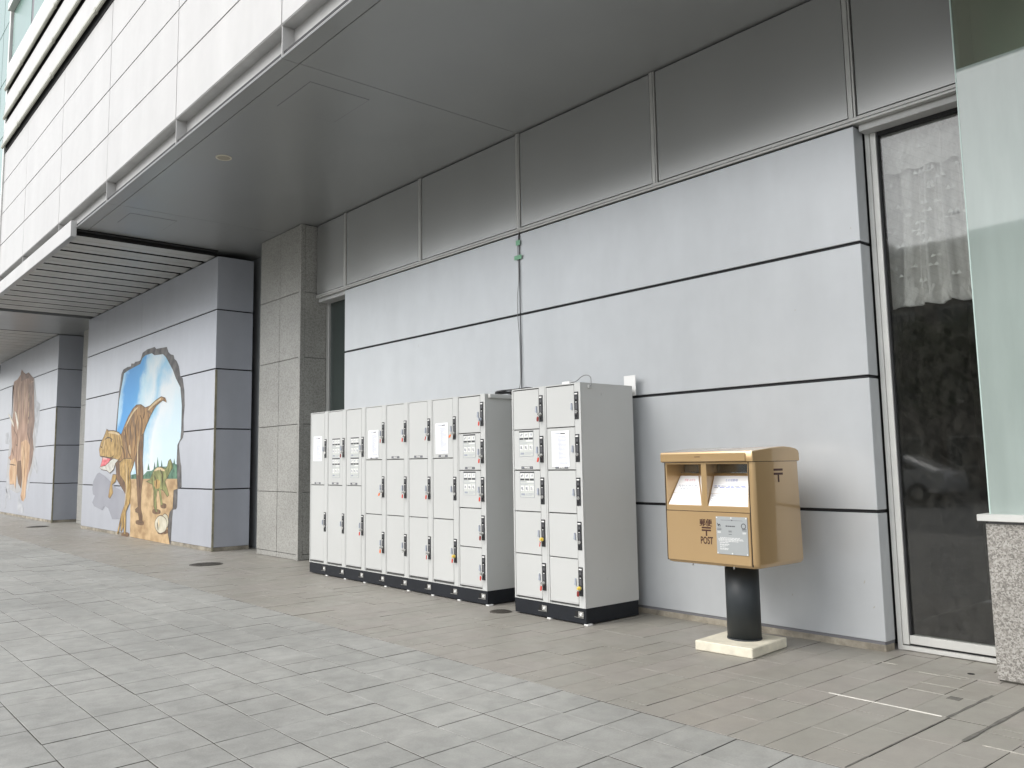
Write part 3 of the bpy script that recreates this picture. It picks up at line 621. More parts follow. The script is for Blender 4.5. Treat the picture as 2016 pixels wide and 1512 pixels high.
M1={'border':[(-19.54,2.23),(-19.49,2.57),(-19.39,3.1),(-19.27,3.46),(-19.15,3.54),(-18.86,3.57),(-18.63,3.56),(-18.61,3.62),(-18.41,3.6),(-18.36,3.63),(-18.06,3.62),(-17.99,3.65),(-17.89,3.77),(-17.61,3.81),(-17.15,3.81),(-17.06,3.76),(-16.45,3.73),(-16.36,3.62),(-16.23,3.56),(-16.07,3.53),(-16.02,3.45),(-15.9,3.4),(-15.77,3.28),(-15.69,3.1),(-15.56,3.04),(-15.46,2.81),(-15.42,2.53),(-15.46,2.25),(-15.43,2.03),(-15.47,1.94),(-15.62,1.87),(-15.66,1.8),(-15.56,1.51),(-15.51,1.43),(-15.46,1.05),(-15.66,1.02),(-15.66,0.69),(-15.71,0.65),(-15.87,0.63),(-15.9,0.49),(-15.94,-0.01),(-16.14,-0.01),(-18.3,0.0),(-18.34,0.64),(-18.67,0.94)],'sky':[(-19.45,2.23),(-19.36,2.87),(-19.23,3.15),(-19.08,3.45),(-18.8,3.49),(-18.3,3.53),(-18.01,3.55),(-17.88,3.66),(-17.69,3.7),(-17.32,3.7),(-17.14,3.64),(-16.66,3.61),(-16.48,3.53),(-16.26,3.37),(-16.09,3.25),(-15.91,3.07),(-15.66,2.88),(-15.56,2.53),(-15.56,2.09),(-15.59,1.93),(-15.73,1.82),(-15.75,1.51),(-15.69,1.18),(-17.63,1.16),(-18.34,1.17),(-19.04,1.45)],'sand':[(-18.7,1.18),(-17.63,1.19),(-15.69,1.2),(-15.66,1.02),(-15.86,0.99),(-15.88,0.66),(-16.03,0.59),(-16.08,0.48),(-16.12,0.23),(-15.98,-0.0),(-18.3,0.01),(-18.34,0.64),(-18.52,0.98)],'green':[(-18.34,1.16),(-18.36,1.27),(-18.02,1.29),(-17.59,1.26),(-17.37,1.34),(-17.1,1.35),(-16.85,1.42),(-16.26,1.43),(-15.94,1.49),(-15.72,1.46),(-15.69,1.18)],'tree1':[(-17.36,1.37),(-17.3,1.5),(-17.21,1.36)],'tree2':[(-17.0,1.35),(-16.94,1.53),(-16.86,1.35)],'tree3':[(-16.84,1.35),(-16.78,1.62),(-16.65,1.35)],'tree4':[(-16.59,1.35),(-16.55,1.56),(-16.45,1.35)],'tree5':[(-15.94,1.4),(-15.87,1.58),(-15.78,1.4)],'shadow':[(-21.16,0.94),(-21.1,1.12),(-20.82,1.29),(-20.64,1.32),(-20.22,1.24),(-19.93,1.16),(-19.75,1.12),(-19.41,1.0),(-18.98,0.94),(-18.66,0.88),(-18.56,0.63),(-18.72,0.5),(-18.8,0.31),(-18.69,0.05),(-18.89,0.18),(-19.01,0.34),(-19.54,0.31),(-19.85,0.53),(-20.14,0.59),(-20.3,0.48),(-20.96,0.55),(-21.12,0.63),(-20.93,0.79),(-21.1,0.82)],'head':[(-20.18,2.28),(-20.06,2.24),(-19.67,2.23),(-19.28,2.17),(-19.11,2.1),(-18.98,1.9),(-19.06,1.68),(-19.26,1.58),(-19.54,1.62),(-19.99,1.64),(-20.39,1.66),(-20.63,1.7),(-20.71,1.84),(-20.61,1.98),(-20.39,2.11)],'jaw':[(-19.9,1.56),(-19.59,1.62),(-19.27,1.59),(-19.45,1.52),(-19.57,1.39),(-19.83,1.31),(-20.07,1.37),(-20.47,1.39),(-20.62,1.44),(-20.25,1.47)],'mouth':[(-20.41,1.66),(-19.99,1.64),(-19.82,1.62),(-19.9,1.56),(-20.19,1.48),(-20.57,1.45),(-20.47,1.56)],'torso':[(-19.27,2.14),(-19.11,2.13),(-18.92,2.29),(-18.69,2.47),(-18.4,2.63),(-18.16,2.7),(-17.87,2.69),(-17.59,2.61),(-17.31,2.63),(-16.97,2.72),(-16.67,2.77),(-16.45,2.73),(-16.36,2.65),(-16.58,2.71),(-16.96,2.63),(-17.25,2.46),(-17.5,2.26),(-17.65,2.11),(-17.81,2.06),(-17.93,1.87),(-18.1,1.66),(-18.25,1.45),(-18.41,1.31),(-18.76,1.26),(-19.14,1.45),(-19.32,1.58),(-19.13,1.77)],'farleg':[(-18.09,2.5),(-17.81,2.53),(-17.65,2.35),(-17.65,1.87),(-17.67,1.56),(-17.59,1.26),(-17.68,0.96),(-17.68,0.6),(-17.56,0.45),(-17.56,0.33),(-17.73,0.33),(-17.82,0.52),(-17.99,0.53),(-18.01,0.57),(-17.84,0.62),(-17.93,0.95),(-18.02,1.29),(-18.15,1.6),(-18.12,2.06)],'nearleg':[(-18.85,1.61),(-18.34,1.6),(-18.23,1.48),(-18.41,1.31),(-18.33,1.01),(-18.39,0.7),(-18.62,0.51),(-18.59,0.04),(-18.69,0.04),(-18.71,0.22),(-18.88,0.09),(-18.92,0.1),(-18.86,0.33),(-19.1,0.03),(-19.15,0.04),(-18.92,0.42),(-18.6,0.76),(-18.71,1.1),(-19.07,1.26),(-19.15,1.52)],'arm':[(-19.61,1.27),(-19.36,1.27),(-19.4,1.13),(-19.64,1.06),(-19.56,0.88),(-19.76,0.76),(-19.88,0.79),(-19.79,0.99)],'chest':[(-19.45,1.55),(-19.05,1.55),(-18.71,1.13),(-18.64,0.85),(-18.99,1.03),(-19.32,1.18)],'stripe1':[(-18.73,2.37),(-18.63,2.4),(-18.34,2.07),(-18.37,1.82),(-18.47,2.08)],'stripe2':[(-18.49,2.52),(-18.36,2.55),(-18.14,2.25),(-18.16,1.94),(-18.27,2.23)],'stripe3':[(-18.95,2.09),(-18.85,2.12),(-18.61,1.76),(-18.63,1.51),(-18.76,1.77)],'stripe4':[(-17.48,2.53),(-17.4,2.56),(-17.21,2.5),(-17.26,2.46)],'stripe5':[(-17.18,2.63),(-17.09,2.65),(-16.95,2.6),(-17.02,2.58)],'stripe6':[(-16.88,2.7),(-16.79,2.72),(-16.7,2.69),(-16.77,2.67)],'small':[(-17.01,1.32),(-16.84,1.39),(-16.59,1.42),(-16.3,1.38),(-16.22,1.43),(-16.17,1.52),(-16.07,1.56),(-15.98,1.49),(-15.94,1.4),(-16.05,1.35),(-16.16,1.26),(-16.32,1.15),(-16.09,0.9),(-16.17,0.87),(-16.39,0.98),(-16.55,1.0),(-16.41,0.71),(-16.5,0.7),(-16.64,0.97),(-16.72,0.99),(-16.79,0.83),(-16.73,0.6),(-16.68,0.57),(-16.79,0.57),(-16.91,0.68),(-16.94,0.97),(-17.03,1.09),(-17.4,1.14),(-17.17,1.17)],'smallbelly':[(-16.95,1.15),(-16.74,1.19),(-16.57,1.15),(-16.6,1.02),(-16.81,1.0),(-16.92,1.06)],'blue':[(-19.0,3.43),(-18.64,3.49),(-17.96,3.54),(-17.83,3.64),(-17.5,3.69),(-17.72,3.5),(-17.93,3.21),(-18.04,2.9),(-18.31,2.65),(-18.69,2.53),(-18.91,2.67),(-19.03,3.07)],'egg':[(-16.15,0.35),(-16.16,0.31),(-16.2,0.26),(-16.27,0.22),(-16.36,0.2),(-16.46,0.18),(-16.56,0.18),(-16.66,0.2),(-16.73,0.23),(-16.79,0.28),(-16.81,0.33),(-16.8,0.38),(-16.75,0.42),(-16.68,0.46),(-16.59,0.49),(-16.49,0.5),(-16.38,0.49),(-16.29,0.47),(-16.21,0.44),(-16.17,0.4)],'egg2':[(-16.08,0.41),(-16.09,0.36),(-16.12,0.32),(-16.18,0.29),(-16.24,0.27),(-16.31,0.28),(-16.37,0.3),(-16.42,0.35),(-16.43,0.4),(-16.43,0.45),(-16.39,0.5),(-16.34,0.53),(-16.27,0.54),(-16.2,0.53),(-16.14,0.51),(-16.1,0.46)]}
M2={'body':[(-30.53,4.22),(-30.0,4.25),(-29.52,4.38),(-28.42,4.26),(-27.74,4.08),(-27.58,3.31),(-27.39,2.81),(-27.57,2.41),(-27.31,1.99),(-27.49,1.59),(-27.88,1.26),(-28.08,0.89),(-28.11,0.6),(-28.36,0.47),(-28.66,0.51),(-28.78,0.63),(-28.55,0.89),(-28.73,1.26),(-28.92,1.69),(-29.41,1.67),(-29.44,1.18),(-29.52,0.81),(-29.66,0.96),(-30.39,0.95),(-30.58,1.3),(-30.46,1.7),(-30.81,1.8),(-30.5,1.88),(-30.35,2.15),(-30.61,2.78),(-30.4,3.22),(-30.55,3.86)],'frill':[(-29.47,4.14),(-29.57,4.39),(-29.45,4.51),(-29.13,4.39),(-28.82,4.32),(-28.44,4.33),(-27.7,4.07),(-27.81,4.0),(-28.5,4.16)],'flank':[(-28.36,3.96),(-27.72,3.99),(-27.37,2.81),(-27.53,2.37),(-27.31,1.99),(-27.49,1.59),(-27.75,1.34),(-27.83,2.08),(-28.33,2.52),(-28.2,3.19)],'horn1':[(-31.2,3.23),(-30.81,3.15),(-30.32,2.9),(-30.14,2.74),(-30.41,2.84)],'horn2':[(-30.17,3.26),(-29.9,3.17),(-29.52,2.82),(-29.57,2.63),(-29.84,2.88)],'under':[(-29.41,1.67),(-28.92,1.69),(-28.67,1.18),(-28.73,0.84),(-29.16,1.0),(-29.48,1.35)],'leg':[(-29.05,2.24),(-28.38,2.31),(-27.84,2.13),(-27.86,1.67),(-28.1,1.18),(-28.09,0.6),(-28.36,0.47),(-28.66,0.53),(-28.61,1.18),(-28.92,1.69)],'snout':[(-30.46,1.7),(-29.75,1.78),(-29.45,1.58),(-29.44,1.18),(-29.57,0.83),(-29.76,0.98),(-30.39,0.97),(-30.56,1.3)],'shard1':[(-27.25,1.99),(-26.63,1.38),(-26.78,1.28),(-27.24,1.5)],'shard2':[(-29.08,0.65),(-28.22,0.25),(-28.11,0.11),(-29.08,0.19)],'shard3':[(-30.85,1.26),(-30.56,0.95),(-30.11,0.52),(-30.48,0.44),(-31.02,0.85)],'shard4':[(-30.91,0.86),(-30.71,0.68),(-30.81,0.19),(-31.03,0.18)],'shard5':[(-27.95,1.14),(-27.62,1.1),(-27.68,0.77),(-27.98,0.89)],'shard6':[(-27.52,3.48),(-26.78,3.27),(-26.8,2.94),(-27.07,2.11),(-27.27,2.48)],'shard7':[(-31.45,2.59),(-31.01,2.62),(-30.58,2.2),(-31.37,2.26)],'hole':[(-30.71,4.1),(-30.53,4.22),(-30.61,2.78),(-30.85,1.98),(-30.98,1.17),(-30.57,0.82),(-29.29,0.7),(-27.98,0.85),(-27.29,1.47),(-27.11,2.07),(-27.33,2.97),(-27.3,3.5),(-27.64,4.07),(-28.03,4.19)]}
# ------------------------------------------------------------------ painted wall blocks
def print_mat(name, c1, c2, scale, st=(1, 1, 1), x0=None, wdt=1.0, c3=None):
    m = bpy.data.materials.new(name); m.use_nodes = True; n = m.node_tree.nodes; L = m.node_tree.links; b = n['Principled BSDF']
    b.inputs['Roughness'].default_value = 0.55
    geo = n.new('ShaderNodeNewGeometry'); mp = n.new('ShaderNodeMapping'); mp.inputs['Scale'].default_value = st
    L.new(geo.outputs['Position'], mp.inputs[0]); t = n.new('ShaderNodeTexNoise'); t.inputs['Scale'].default_value = scale; t.inputs['Detail'].default_value = 6
    L.new(mp.outputs[0], t.inputs['Vector']); f = t.outputs['Fac']
    if x0 is not None:
        sx = n.new('ShaderNodeSeparateXYZ'); L.new(geo.outputs['Position'], sx.inputs[0])
        g = math_node(n, L, 'DIVIDE', math_node(n, L, 'SUBTRACT', sx.outputs['X'], x0), wdt)
        f = math_node(n, L, 'ADD', g, math_node(n, L, 'MULTIPLY', math_node(n, L, 'SUBTRACT', f, 0.5), 1.6))
    cr = n.new('ShaderNodeValToRGB'); L.new(f, cr.inputs[0]); e = cr.color_ramp.elements
    e[0].position, e[1].position = (0.36, 0.64) if x0 is None else (0.0, 1.0)
    e[0].color = (*c1, 1); e[1].color = (*c2, 1)
    if c3: k = e.new(0.5); k.color = (*c3, 1)
    L.new(cr.outputs[0], b.inputs['Base Color']); return m
M['p_rock'] = print_mat('printed_rock_edge', (0.055, 0.05, 0.05), (0.15, 0.14, 0.13), 6)
M['p_sky'] = print_mat('printed_cloud_sky', (0.36, 0.62, 0.80), (0.80, 0.84, 0.86), 1.1, x0=-18.4, wdt=2.2, c3=(0.62, 0.76, 0.84))
def sky_print():
    m = M['p_sky']; n = m.node_tree.nodes; L = m.node_tree.links; b = n['Principled BSDF']
    geo = n.new('ShaderNodeNewGeometry'); sx = n.new('ShaderNodeSeparateXYZ'); L.new(geo.outputs['Position'], sx.inputs[0])
    t = n.new('ShaderNodeTexNoise'); t.inputs['Scale'].default_value = 1.1; t.inputs['Detail'].default_value = 7; t.inputs['Roughness'].default_value = 0.62; L.new(geo.outputs['Position'], t.inputs['Vector'])
    sl_ = math_node(n, L, 'MULTIPLY', math_node(n, L, 'SUBTRACT', sx.outputs['Z'], 2.6), 0.72)
    g = math_node(n, L, 'DIVIDE', math_node(n, L, 'ADD', math_node(n, L, 'SUBTRACT', sx.outputs['X'], sl_), 19.45), 3.6)
    f = math_node(n, L, 'ADD', g, math_node(n, L, 'MULTIPLY', math_node(n, L, 'SUBTRACT', t.outputs['Fac'], 0.5), 0.55))
    cr = n.new('ShaderNodeValToRGB'); L.new(f, cr.inputs[0]); e = cr.color_ramp.elements
    e[0].position = 0.0; e[0].color = (0.40, 0.64, 0.82, 1); e[1].position = 1.0; e[1].color = (0.60, 0.74, 0.80, 1)
    for p, c in ((0.10, (0.07, 0.32, 0.68)), (0.30, (0.09, 0.36, 0.70)), (0.39, (0.48, 0.69, 0.80)), (0.52, (0.70, 0.78, 0.81)), (0.66, (0.30, 0.56, 0.74)), (0.80, (0.72, 0.77, 0.79))): k = e.new(p); k.color = (*c, 1)
    L.new(cr.outputs[0], b.inputs['Base Color'])
sky_print()
M['p_blue'] = print_mat('printed_blue_sky', (0.07, 0.30, 0.68), (0.13, 0.42, 0.76), 1.2)
M['p_sand'] = print_mat('printed_sand', (0.34, 0.21, 0.095), (0.58, 0.41, 0.22), 3.5, (1, 1, 1.6))
M['p_green'] = print_mat('printed_trees', (0.025, 0.09, 0.055), (0.12, 0.25, 0.16), 7)
M['p_shadow'] = print_mat('printed_cast_shape', (0.27, 0.275, 0.31), (0.31, 0.315, 0.35), 2)
M['p_dino'] = print_mat('printed_brown_hide', (0.16, 0.085, 0.03), (0.40, 0.225, 0.08), 4.5, (2.6, 1, 0.7))
M['p_dino2'] = print_mat('printed_dark_hide', (0.085, 0.042, 0.018), (0.22, 0.12, 0.055), 5, (2.4, 1, 0.6))
M['p_gold'] = print_mat('printed_golden_hide', (0.27, 0.165, 0.04), (0.53, 0.345, 0.12), 7, (1.6, 1, 1))
M['p_stripe'] = print_mat('printed_hide_stripe', (0.14, 0.075, 0.03), (0.25, 0.15, 0.07), 5)
M['p_line'] = print_mat('printed_outline', (0.05, 0.03, 0.015), (0.11, 0.065, 0.03), 5)
M['p_light'] = print_mat('printed_highlight', (0.52, 0.38, 0.20), (0.70, 0.56, 0.34), 6)
M['p_jaw'] = print_mat('printed_pale_jaw', (0.45, 0.44, 0.38), (0.65, 0.64, 0.58), 8)
M['p_mouth'] = print_mat('printed_mouth', (0.55, 0.06, 0.08), (0.75, 0.22, 0.24), 10)
M['p_olive'] = print_mat('printed_olive_hide', (0.11, 0.12, 0.03), (0.30, 0.31, 0.11), 9, (1.5, 1, 0.8))
M['p_egg'] = print_mat('printed_egg', (0.50, 0.46, 0.34), (0.66, 0.62, 0.50), 5)
M['p_pink'] = print_mat('printed_pink_hide', (0.25, 0.135, 0.08), (0.47, 0.30, 0.21), 3.2, (1.8, 1, 0.5))
M['p_tan'] = print_mat('printed_tan_hide', (0.42, 0.24, 0.12), (0.62, 0.42, 0.25), 4, (1.5, 1, 0.6))
M['p_flank'] = print_mat('printed_dark_flank', (0.14, 0.08, 0.055), (0.27, 0.17, 0.12), 4)
M['p_shard'] = print_mat('printed_shard', (0.34, 0.35, 0.37), (0.50, 0.51, 0.53), 5)
M['p_bone'] = print_mat('printed_horn', (0.62, 0.57, 0.46), (0.78, 0.74, 0.64), 5)
M['p_hole'] = print_mat('printed_torn_edge', (0.36, 0.355, 0.355), (0.47, 0.465, 0.46), 2.5, (2, 1, 0.5))

YM = 5.614
def block(xa, xb, xj, label):
    t = thing('painted_wall', label, 'wall', ((xa+xb)/2, YM, 0), group='grey panelled wall blocks with dinosaur paintings')
    zs = [0.055, 1.031, 2.050, 3.078, 4.106, 5.05]
    wbuild(MB().box(xa+0.01, xb-0.03, YM+0.022, 6.262, 0.0, 5.035), 'core', 'joint', t)
    for za, zb in zip(zs[:-1], zs[1:]):
        for x0, x1 in ((xa, xj-0.004), (xj+0.004, xb)):
            wbuild(MB().cbox(x0, x1, YM, YM+0.02, za+0.011, zb-0.011, 0.003), 'panel', 'panel2', t)
        wbuild(MB().cbox(xb-0.014, xb-0.001, YM+0.021, 6.270, za+0.011, zb-0.011, 0.002), 'side_panel', 'panel2', t)
        wbuild(MB().cbox(xa+0.001, xa+0.014, YM+0.021, 6.38, za+0.011, zb-0.011, 0.002), 'side_panel', 'panel2', t)
    wbuild(MB().box(xa+0.004, xb-0.008, YM+0.006, YM+0.021, 0.062, 0.085), 'base_strip', 'strip', t)
    wbuild(MB().cbox(xa+0.002, xb-0.002, YM+0.001, 6.27, -0.02, 0.062, 0.003), 'kerb', 'concrete', t)
    wbuild(MB().cbox(xb+0.0, xb+0.012, YM-0.008, YM+0.03, 0.0, 3.06, 0.002), 'corner_trim', 'trim', t)
    return t
def grow(poly, d):
    n = len(poly); A_ = sum(poly[i][0]*poly[(i+1) % n][1]-poly[(i+1) % n][0]*poly[i][1] for i in range(n)); o = []
    for i in range(n):
        a, b, c = Vector(poly[i-1]), Vector(poly[i]), Vector(poly[(i+1) % n]); e1 = (b-a); e2 = (c-b)
        q = Vector((e1.y, -e1.x)).normalized()+Vector((e2.y, -e2.x)).normalized()
        q = q.normalized() if q.length > 1e-6 else Vector((0, 0)); o.append(tuple(b+q*d*(1 if A_ > 0 else -1)))
    return o
def ribbon(pts, w0):
    q = [Vector(p) for p in pts]
    for _ in range(2): q = [q[0]]+[p for a, b in zip(q[:-1], q[1:]) for p in (a*0.75+b*0.25, a*0.25+b*0.75)]+[q[-1]]
    l_, r_ = [], []; n = len(q)
    for i, p in enumerate(q):
        t = (q[min(i+1, n-1)]-q[max(i-1, 0)]).normalized(); h = w0*(0.25+0.75*math.sin(math.pi*(i+0.5)/n)); l_.append(tuple(p+Vector((-t.y, t.x))*h)); r_.append(tuple(p-Vector((-t.y, t.x))*h))
    return l_+r_[::-1]
def strokes(L, k, names, root):
    mb = MB()
    for mi, (kind, w0) in enumerate((('shade', 0.05), ('light', 0.026), ('dark', 0.016))):
        for l in L[kind]: paint(mb, ribbon(l, w0), (4.1 if kind == 'shade' else k+0.3*mi), mi)
    return wbuild(mb, 'painted_strokes', names, root)
def paint(mb, poly, k, m): return mb.flat(poly, XZ, YM-0.0015-0.0011*k, m)
b1 = block(-22.035, -14.02, -18.01, 'grey wall block painted with a meat-eating dinosaur stepping through a sky filled hole')
mu = MB(); paint(mu, M1['border'], 0, 0); paint(mu, M1['sky'], 1, 1); paint(mu, M1['sand'], 3, 3); paint(mu, M1['green'], 2.5, 4)
for q in range(1, 6): paint(mu, M1['tree%d' % q], 2.7, 4)
mu = wbuild(mu, 'mural', ['p_rock', 'p_sky', 'p_blue', 'p_sand', 'p_green'], b1)
wbuild(paint(MB(), M1['shadow'], 4, 0), 'painted_cast_shape', 'p_shadow', mu)
d = MB()
for nm, k, mi in (('farleg', 5, 1), ('torso', 5.5, 0), ('chest', 6, 1), ('arm', 6.2, 2), ('nearleg', 6.4, 2), ('head', 7, 2), ('jaw', 7.2, 4), ('mouth', 7.6, 3)): paint(d, grow(M1[nm], 0.016), k-0.15, 6); paint(d, M1[nm], k, mi)
for q in range(1, 7): paint(d, M1['stripe%d' % q], 5.9, 5)
def at1(u, v): return (-22.0+0, 0)
d = wbuild(d, 'painted_meat_eater', ['p_dino', 'p_dino2', 'p_gold', 'p_mouth', 'p_jaw', 'p_stripe', 'p_line'], mu)
hx = [p[0] for p in M1['head']]; hz = [p[1] for p in M1['head']]
ex = min(hx)+0.52*(max(hx)-min(hx)); ez = min(hz)+0.62*(max(hz)-min(hz))
d2 = MB()
for kx, kz, rr, mi in ((0, 0, 0.055, 0), (0.005, 0.004, 0.03, 1)):
    paint(d2, [(ex+kx+rr*1.3*math.cos(a*0.5236), ez+kz+rr*math.sin(a*0.5236)) for a in range(12)], 7.8+mi*0.5, mi)
for i in range(6):
    mx0, mz0 = M1['mouth'][0]; x = mx0+0.02+0.055*i
    paint(d2, [(x, mz0+0.0), (x+0.04, mz0-0.005), (x+0.02, mz0-0.075)], 8.2, 2)
wbuild(d2, 'painted_eye_and_teeth', ['p_gold', 'inkblack', 'p_bone'], mu)
strokes(L1, 7.9, ['p_dino2', 'p_light', 'p_line'], mu)
s_ = paint(paint(MB(), grow(M1['small'], 0.014), 4.8, 2), M1['small'], 5, 0); paint(s_, M1['smallbelly'], 5.4, 1)
wbuild(s_, 'painted_young_dinosaur', ['p_olive', 'p_gold', 'p_line'], mu)
e_ = MB()
for nm, k in (('egg2', 4.4), ('egg', 5.2)): paint(e_, grow(M1[nm], 0.014), k-0.2, 1); paint(e_, M1[nm], k, 0)
wbuild(e_, 'painted_eggs', ['p_egg', 'p_line'], mu)
b2 = block(-32.9, -24.91, -28.9, 'farther grey wall block painted with a horned dinosaur breaking through')
mu = wbuild(paint(MB(), M2['hole'], 0, 0), 'mural', 'p_hole', b2)
d = MB()
for nm, k, mi in (('body', 1, 0), ('flank', 1.6, 2), ('leg', 2.2, 1), ('under', 2.6, 3), ('snout', 3, 1), ('frill', 3.2, 2), ('horn1', 3.6, 4), ('horn2', 3.6, 4)): paint(d, M2[nm], k, mi)
strokes(L2, 3.9, ['p_dino2', 'p_light', 'p_line'], mu)
wbuild(d, 'painted_horned_dinosaur', ['p_pink', 'p_tan', 'p_flank', 'p_dino2', 'p_bone'], mu)
sh = MB()
for q in range(1, 8): paint(sh, M2['shard%d' % q], 0.6, 0)
wbuild(sh, 'painted_shards', 'p_shard', mu)

# ------------------------------------------------------------------ coin lockers
PW = 0.4615           # column pitch
ROWS = {2: [2.095, 1.150, 0.172], 3: [2.097, 1.462, 0.819, 0.172], 5: [2.092, 1.714, 1.331, 0.948, 0.556, 0.163]}
LOCKTOP = {2: 0.348, 3: 0.195, 5: 0.066}
Mcache = {}
def shared(key, fnc):
    if key not in Mcache: Mcache[key] = fnc()
    return Mcache[key]
def locker_column(x, y, n, label, group, end=False):
    t = thing('coin_locker', label, 'coin locker', (x, y, 0), group=group)
    D = 0.70
    def body():
        mb = MB(); mb.box(0.002, PW-0.001, 0.024, D, 0.142, 2.10, 0); mb.box(0.010, PW-0.06, 0.0225, 0.0238, 0.15, 2.098, 1)
        mb.box(0.002, 0.018, 0.0, 0.023, 0.142, 2.107).box(0.386, PW-0.002, 0.0, 0.023, 0.142, 2.107).box(0.018, 0.386, 0.0, 0.023, 2.098, 2.107).box(0.018, 0.386, 0.0, 0.023, 0.142, 0.150)
        mb.box(0.002, PW-0.002, 0.024, D, 2.1005, 2.107); return mb.mesh('body', ['locker', 'gap_shade'])
    link('body', shared('body', body), t)
    pl = link('plinth', shared('plinth', lambda: MB().box(0.0, PW-0.001, 0.004, D-0.01, 0.012, 0.1415).mesh('plinth', 'plinth')), t)
    link('shim', shared('shim', lambda: MB().box(PW-0.025, PW+0.02, 0.0, 0.06, 0.0, 0.0115).mesh('shim', 'whiteink')), t)
    def cb():
        mb = MB(); mb.box(0.325, 0.435, 0.0015, 0.0038, 0.062, 0.112, 0); mb.box(0.37, 0.432, -0.001, 0.0014, 0.066, 0.112, 1); mb.cyl((0.402, 0.0, 0.09), (0, -1, 0), 0.012, 0.006, 12, 2)
        mb.box(0.322, 0.437, -0.0025, 0.0038, 0.058, 0.0615, 1); return mb.mesh('coin_box_lock', ['void', 'chrome', 'whiteink'])
    link('coin_box_lock', shared('cb', cb), t)
    zs = ROWS[n]
    for i in range(n):
        zt, zb = zs[i], zs[i+1]; last = i == n-1
        def door():
            mb = MB(); mb.cbox(0.0235, 0.3795, 0.001, 0.0215, zb+0.0055, zt-0.004, 0.0018); return mb.mesh('door', ['locker'])
        dr = link('door', shared(('door', n, i), door), t, loc=(random.uniform(-0.0007, 0.0007), random.uniform(-0.0006, 0.0009), random.uniform(-0.0008, 0.0008)))
        dr.rotation_euler = (0, 0, random.uniform(-0.0035, 0.0035))
        zl = zt-LOCKTOP[n]
        def hd(): return MB().prism([(0.346, 0.0), (0.356, -0.001), (0.360, -0.062), (0.352, -0.060), (0.3375, -0.056), (0.3385, -0.047), (0.3425, -0.044)], lambda p, q, tt: (p, tt, q), -0.010, 0.0008).mesh('handle', 'handle')
        hm = shared('hd', hd); link('handle', hm, dr, loc=(0, 0, zl-0.098))
        if last: link('bottom_rail', shared('rail', lambda: MB().box(0.026, 0.377, -0.0015, 0.0008, 0.0, 0.016, 0).mesh('bottom_rail', 'gutter')), dr, loc=(0, 0, zb+0.006))
        def lk():
            mb = MB(); mb.cbox(0.3865, 0.4355, -0.006, 0.001, -0.245, 0.0, 0.0015, 0)
            mb.box(0.393, 0.428, -0.0072, -0.0062, -0.024, -0.012, 1); mb.box(0.393, 0.428, -0.0072, -0.0062, -0.036, -0.032, 2)
            mb.box(0.398, 0.424, -0.0072, -0.0062, -0.072, -0.042, 2)
            mb.cyl((0.411, -0.006, -0.076), (0, -1, 0), 0.011, 0.002, 12, 3); mb.box(0.404, 0.418, -0.0085, -0.0062, -0.096, -0.089, 1)
            mb.box(0.398, 0.424, -0.0070, -0.0062, -0.155, -0.102, 2); mb.box(0.404, 0.416, -0.0072, -0.0062, -0.226, -0.207, 3)
            return mb.mesh('lock_plate', ['black', 'whiteink', 'darkgrey', 'void'])
        lp = link('lock_plate', shared('lk', lk), t, loc=(0, 0, zl))
        link('lock_cylinder', shared('lc', lambda: MB().cyl((0.412, -0.0065, -0.178), (0, -1, 0), 0.0165, 0.007, 18).box(0.4105, 0.4135, -0.0140, -0.0138, -0.188, -0.168).mesh('lock_cylinder', 'chrome')), lp)
    return t, zs
def stickon(dr_parent, x0, x1, z0, z1, kind):
    if kind == 'sticker':
        mb = MB(); mb.box(x0, x1, -0.0006, 0.0008, z0, z1, 0)
        h = z1-z0; wd = x1-x0; y = -0.0012
        def bar(a, b, c, d, m): mb.box(x0+a*wd, x0+b*wd, y, -0.0007, z0+c*h, z0+d*h, m)
        bar(0, 1, 0.945, 1, 1); bar(0, 1, 0, 0.012, 2); bar(0, 0.015, 0, 0.94, 2); bar(0.985, 1, 0, 0.94, 2)
        for i in range(3):
            a = 0.03+0.33*i; bar(a, a+0.28, 0.655, 0.725, 1)
            bar(a+0.01, a+0.26, 0.75, 0.925, 3)
            bar(a+0.05+0.04*i, a+0.15+0.02*i, 0.79, 0.86, 2); bar(a+0.12, a+0.21, 0.84, 0.89, 2)
            bar(a+0.02, a+0.25, 0.25, 0.45, 3); bar(a+0.06, a+0.16, 0.30, 0.40, 2); bar(a+0.14, a+0.20, 0.27, 0.33, 2)
        bar(0.03, 0.4, 0.60, 0.615, 2); bar(0.5, 0.95, 0.58, 0.625, 3); bar(0.02, 0.98, 0.535, 0.545, 2); bar(0.05, 0.55, 0.485, 0.50, 2)
        bar(0.08, 0.34, 0.07, 0.15, 2); bar(0.4, 0.95, 0.15, 0.16, 2); bar(0.4, 0.95, 0.11, 0.12, 2); bar(0.4, 0.8, 0.07, 0.08, 2)
        return mb.build('instruction_sticker', ['sticker', 'inkblack', 'ink', 'whiteink'], dr_parent)
    txt = kind
    mb = MB().box(x0, x1, -0.0008, 0.0008, z0, z1, 0)
    wd = x1-x0; h = z1-z0
    text_mb(txt, x0+0.26*wd, x0+0.74*wd, z0+0.12*h, z0+0.88*h, XZ, -0.0014, 1, mb, 0.03)
    for a in (0.04, 0.80): mb.box(x0+a*wd, x0+(a+0.16)*wd, -0.0012, -0.0009, z0+0.3*h, z0+0.42*h, 2).box(x0+a*wd, x0+(a+0.16)*wd, -0.0012, -0.0009, z0+0.55*h, z0+0.67*h, 2)
    return mb.build('price_label', ['darkgrey', 'whiteink', 'ink'], dr_parent)
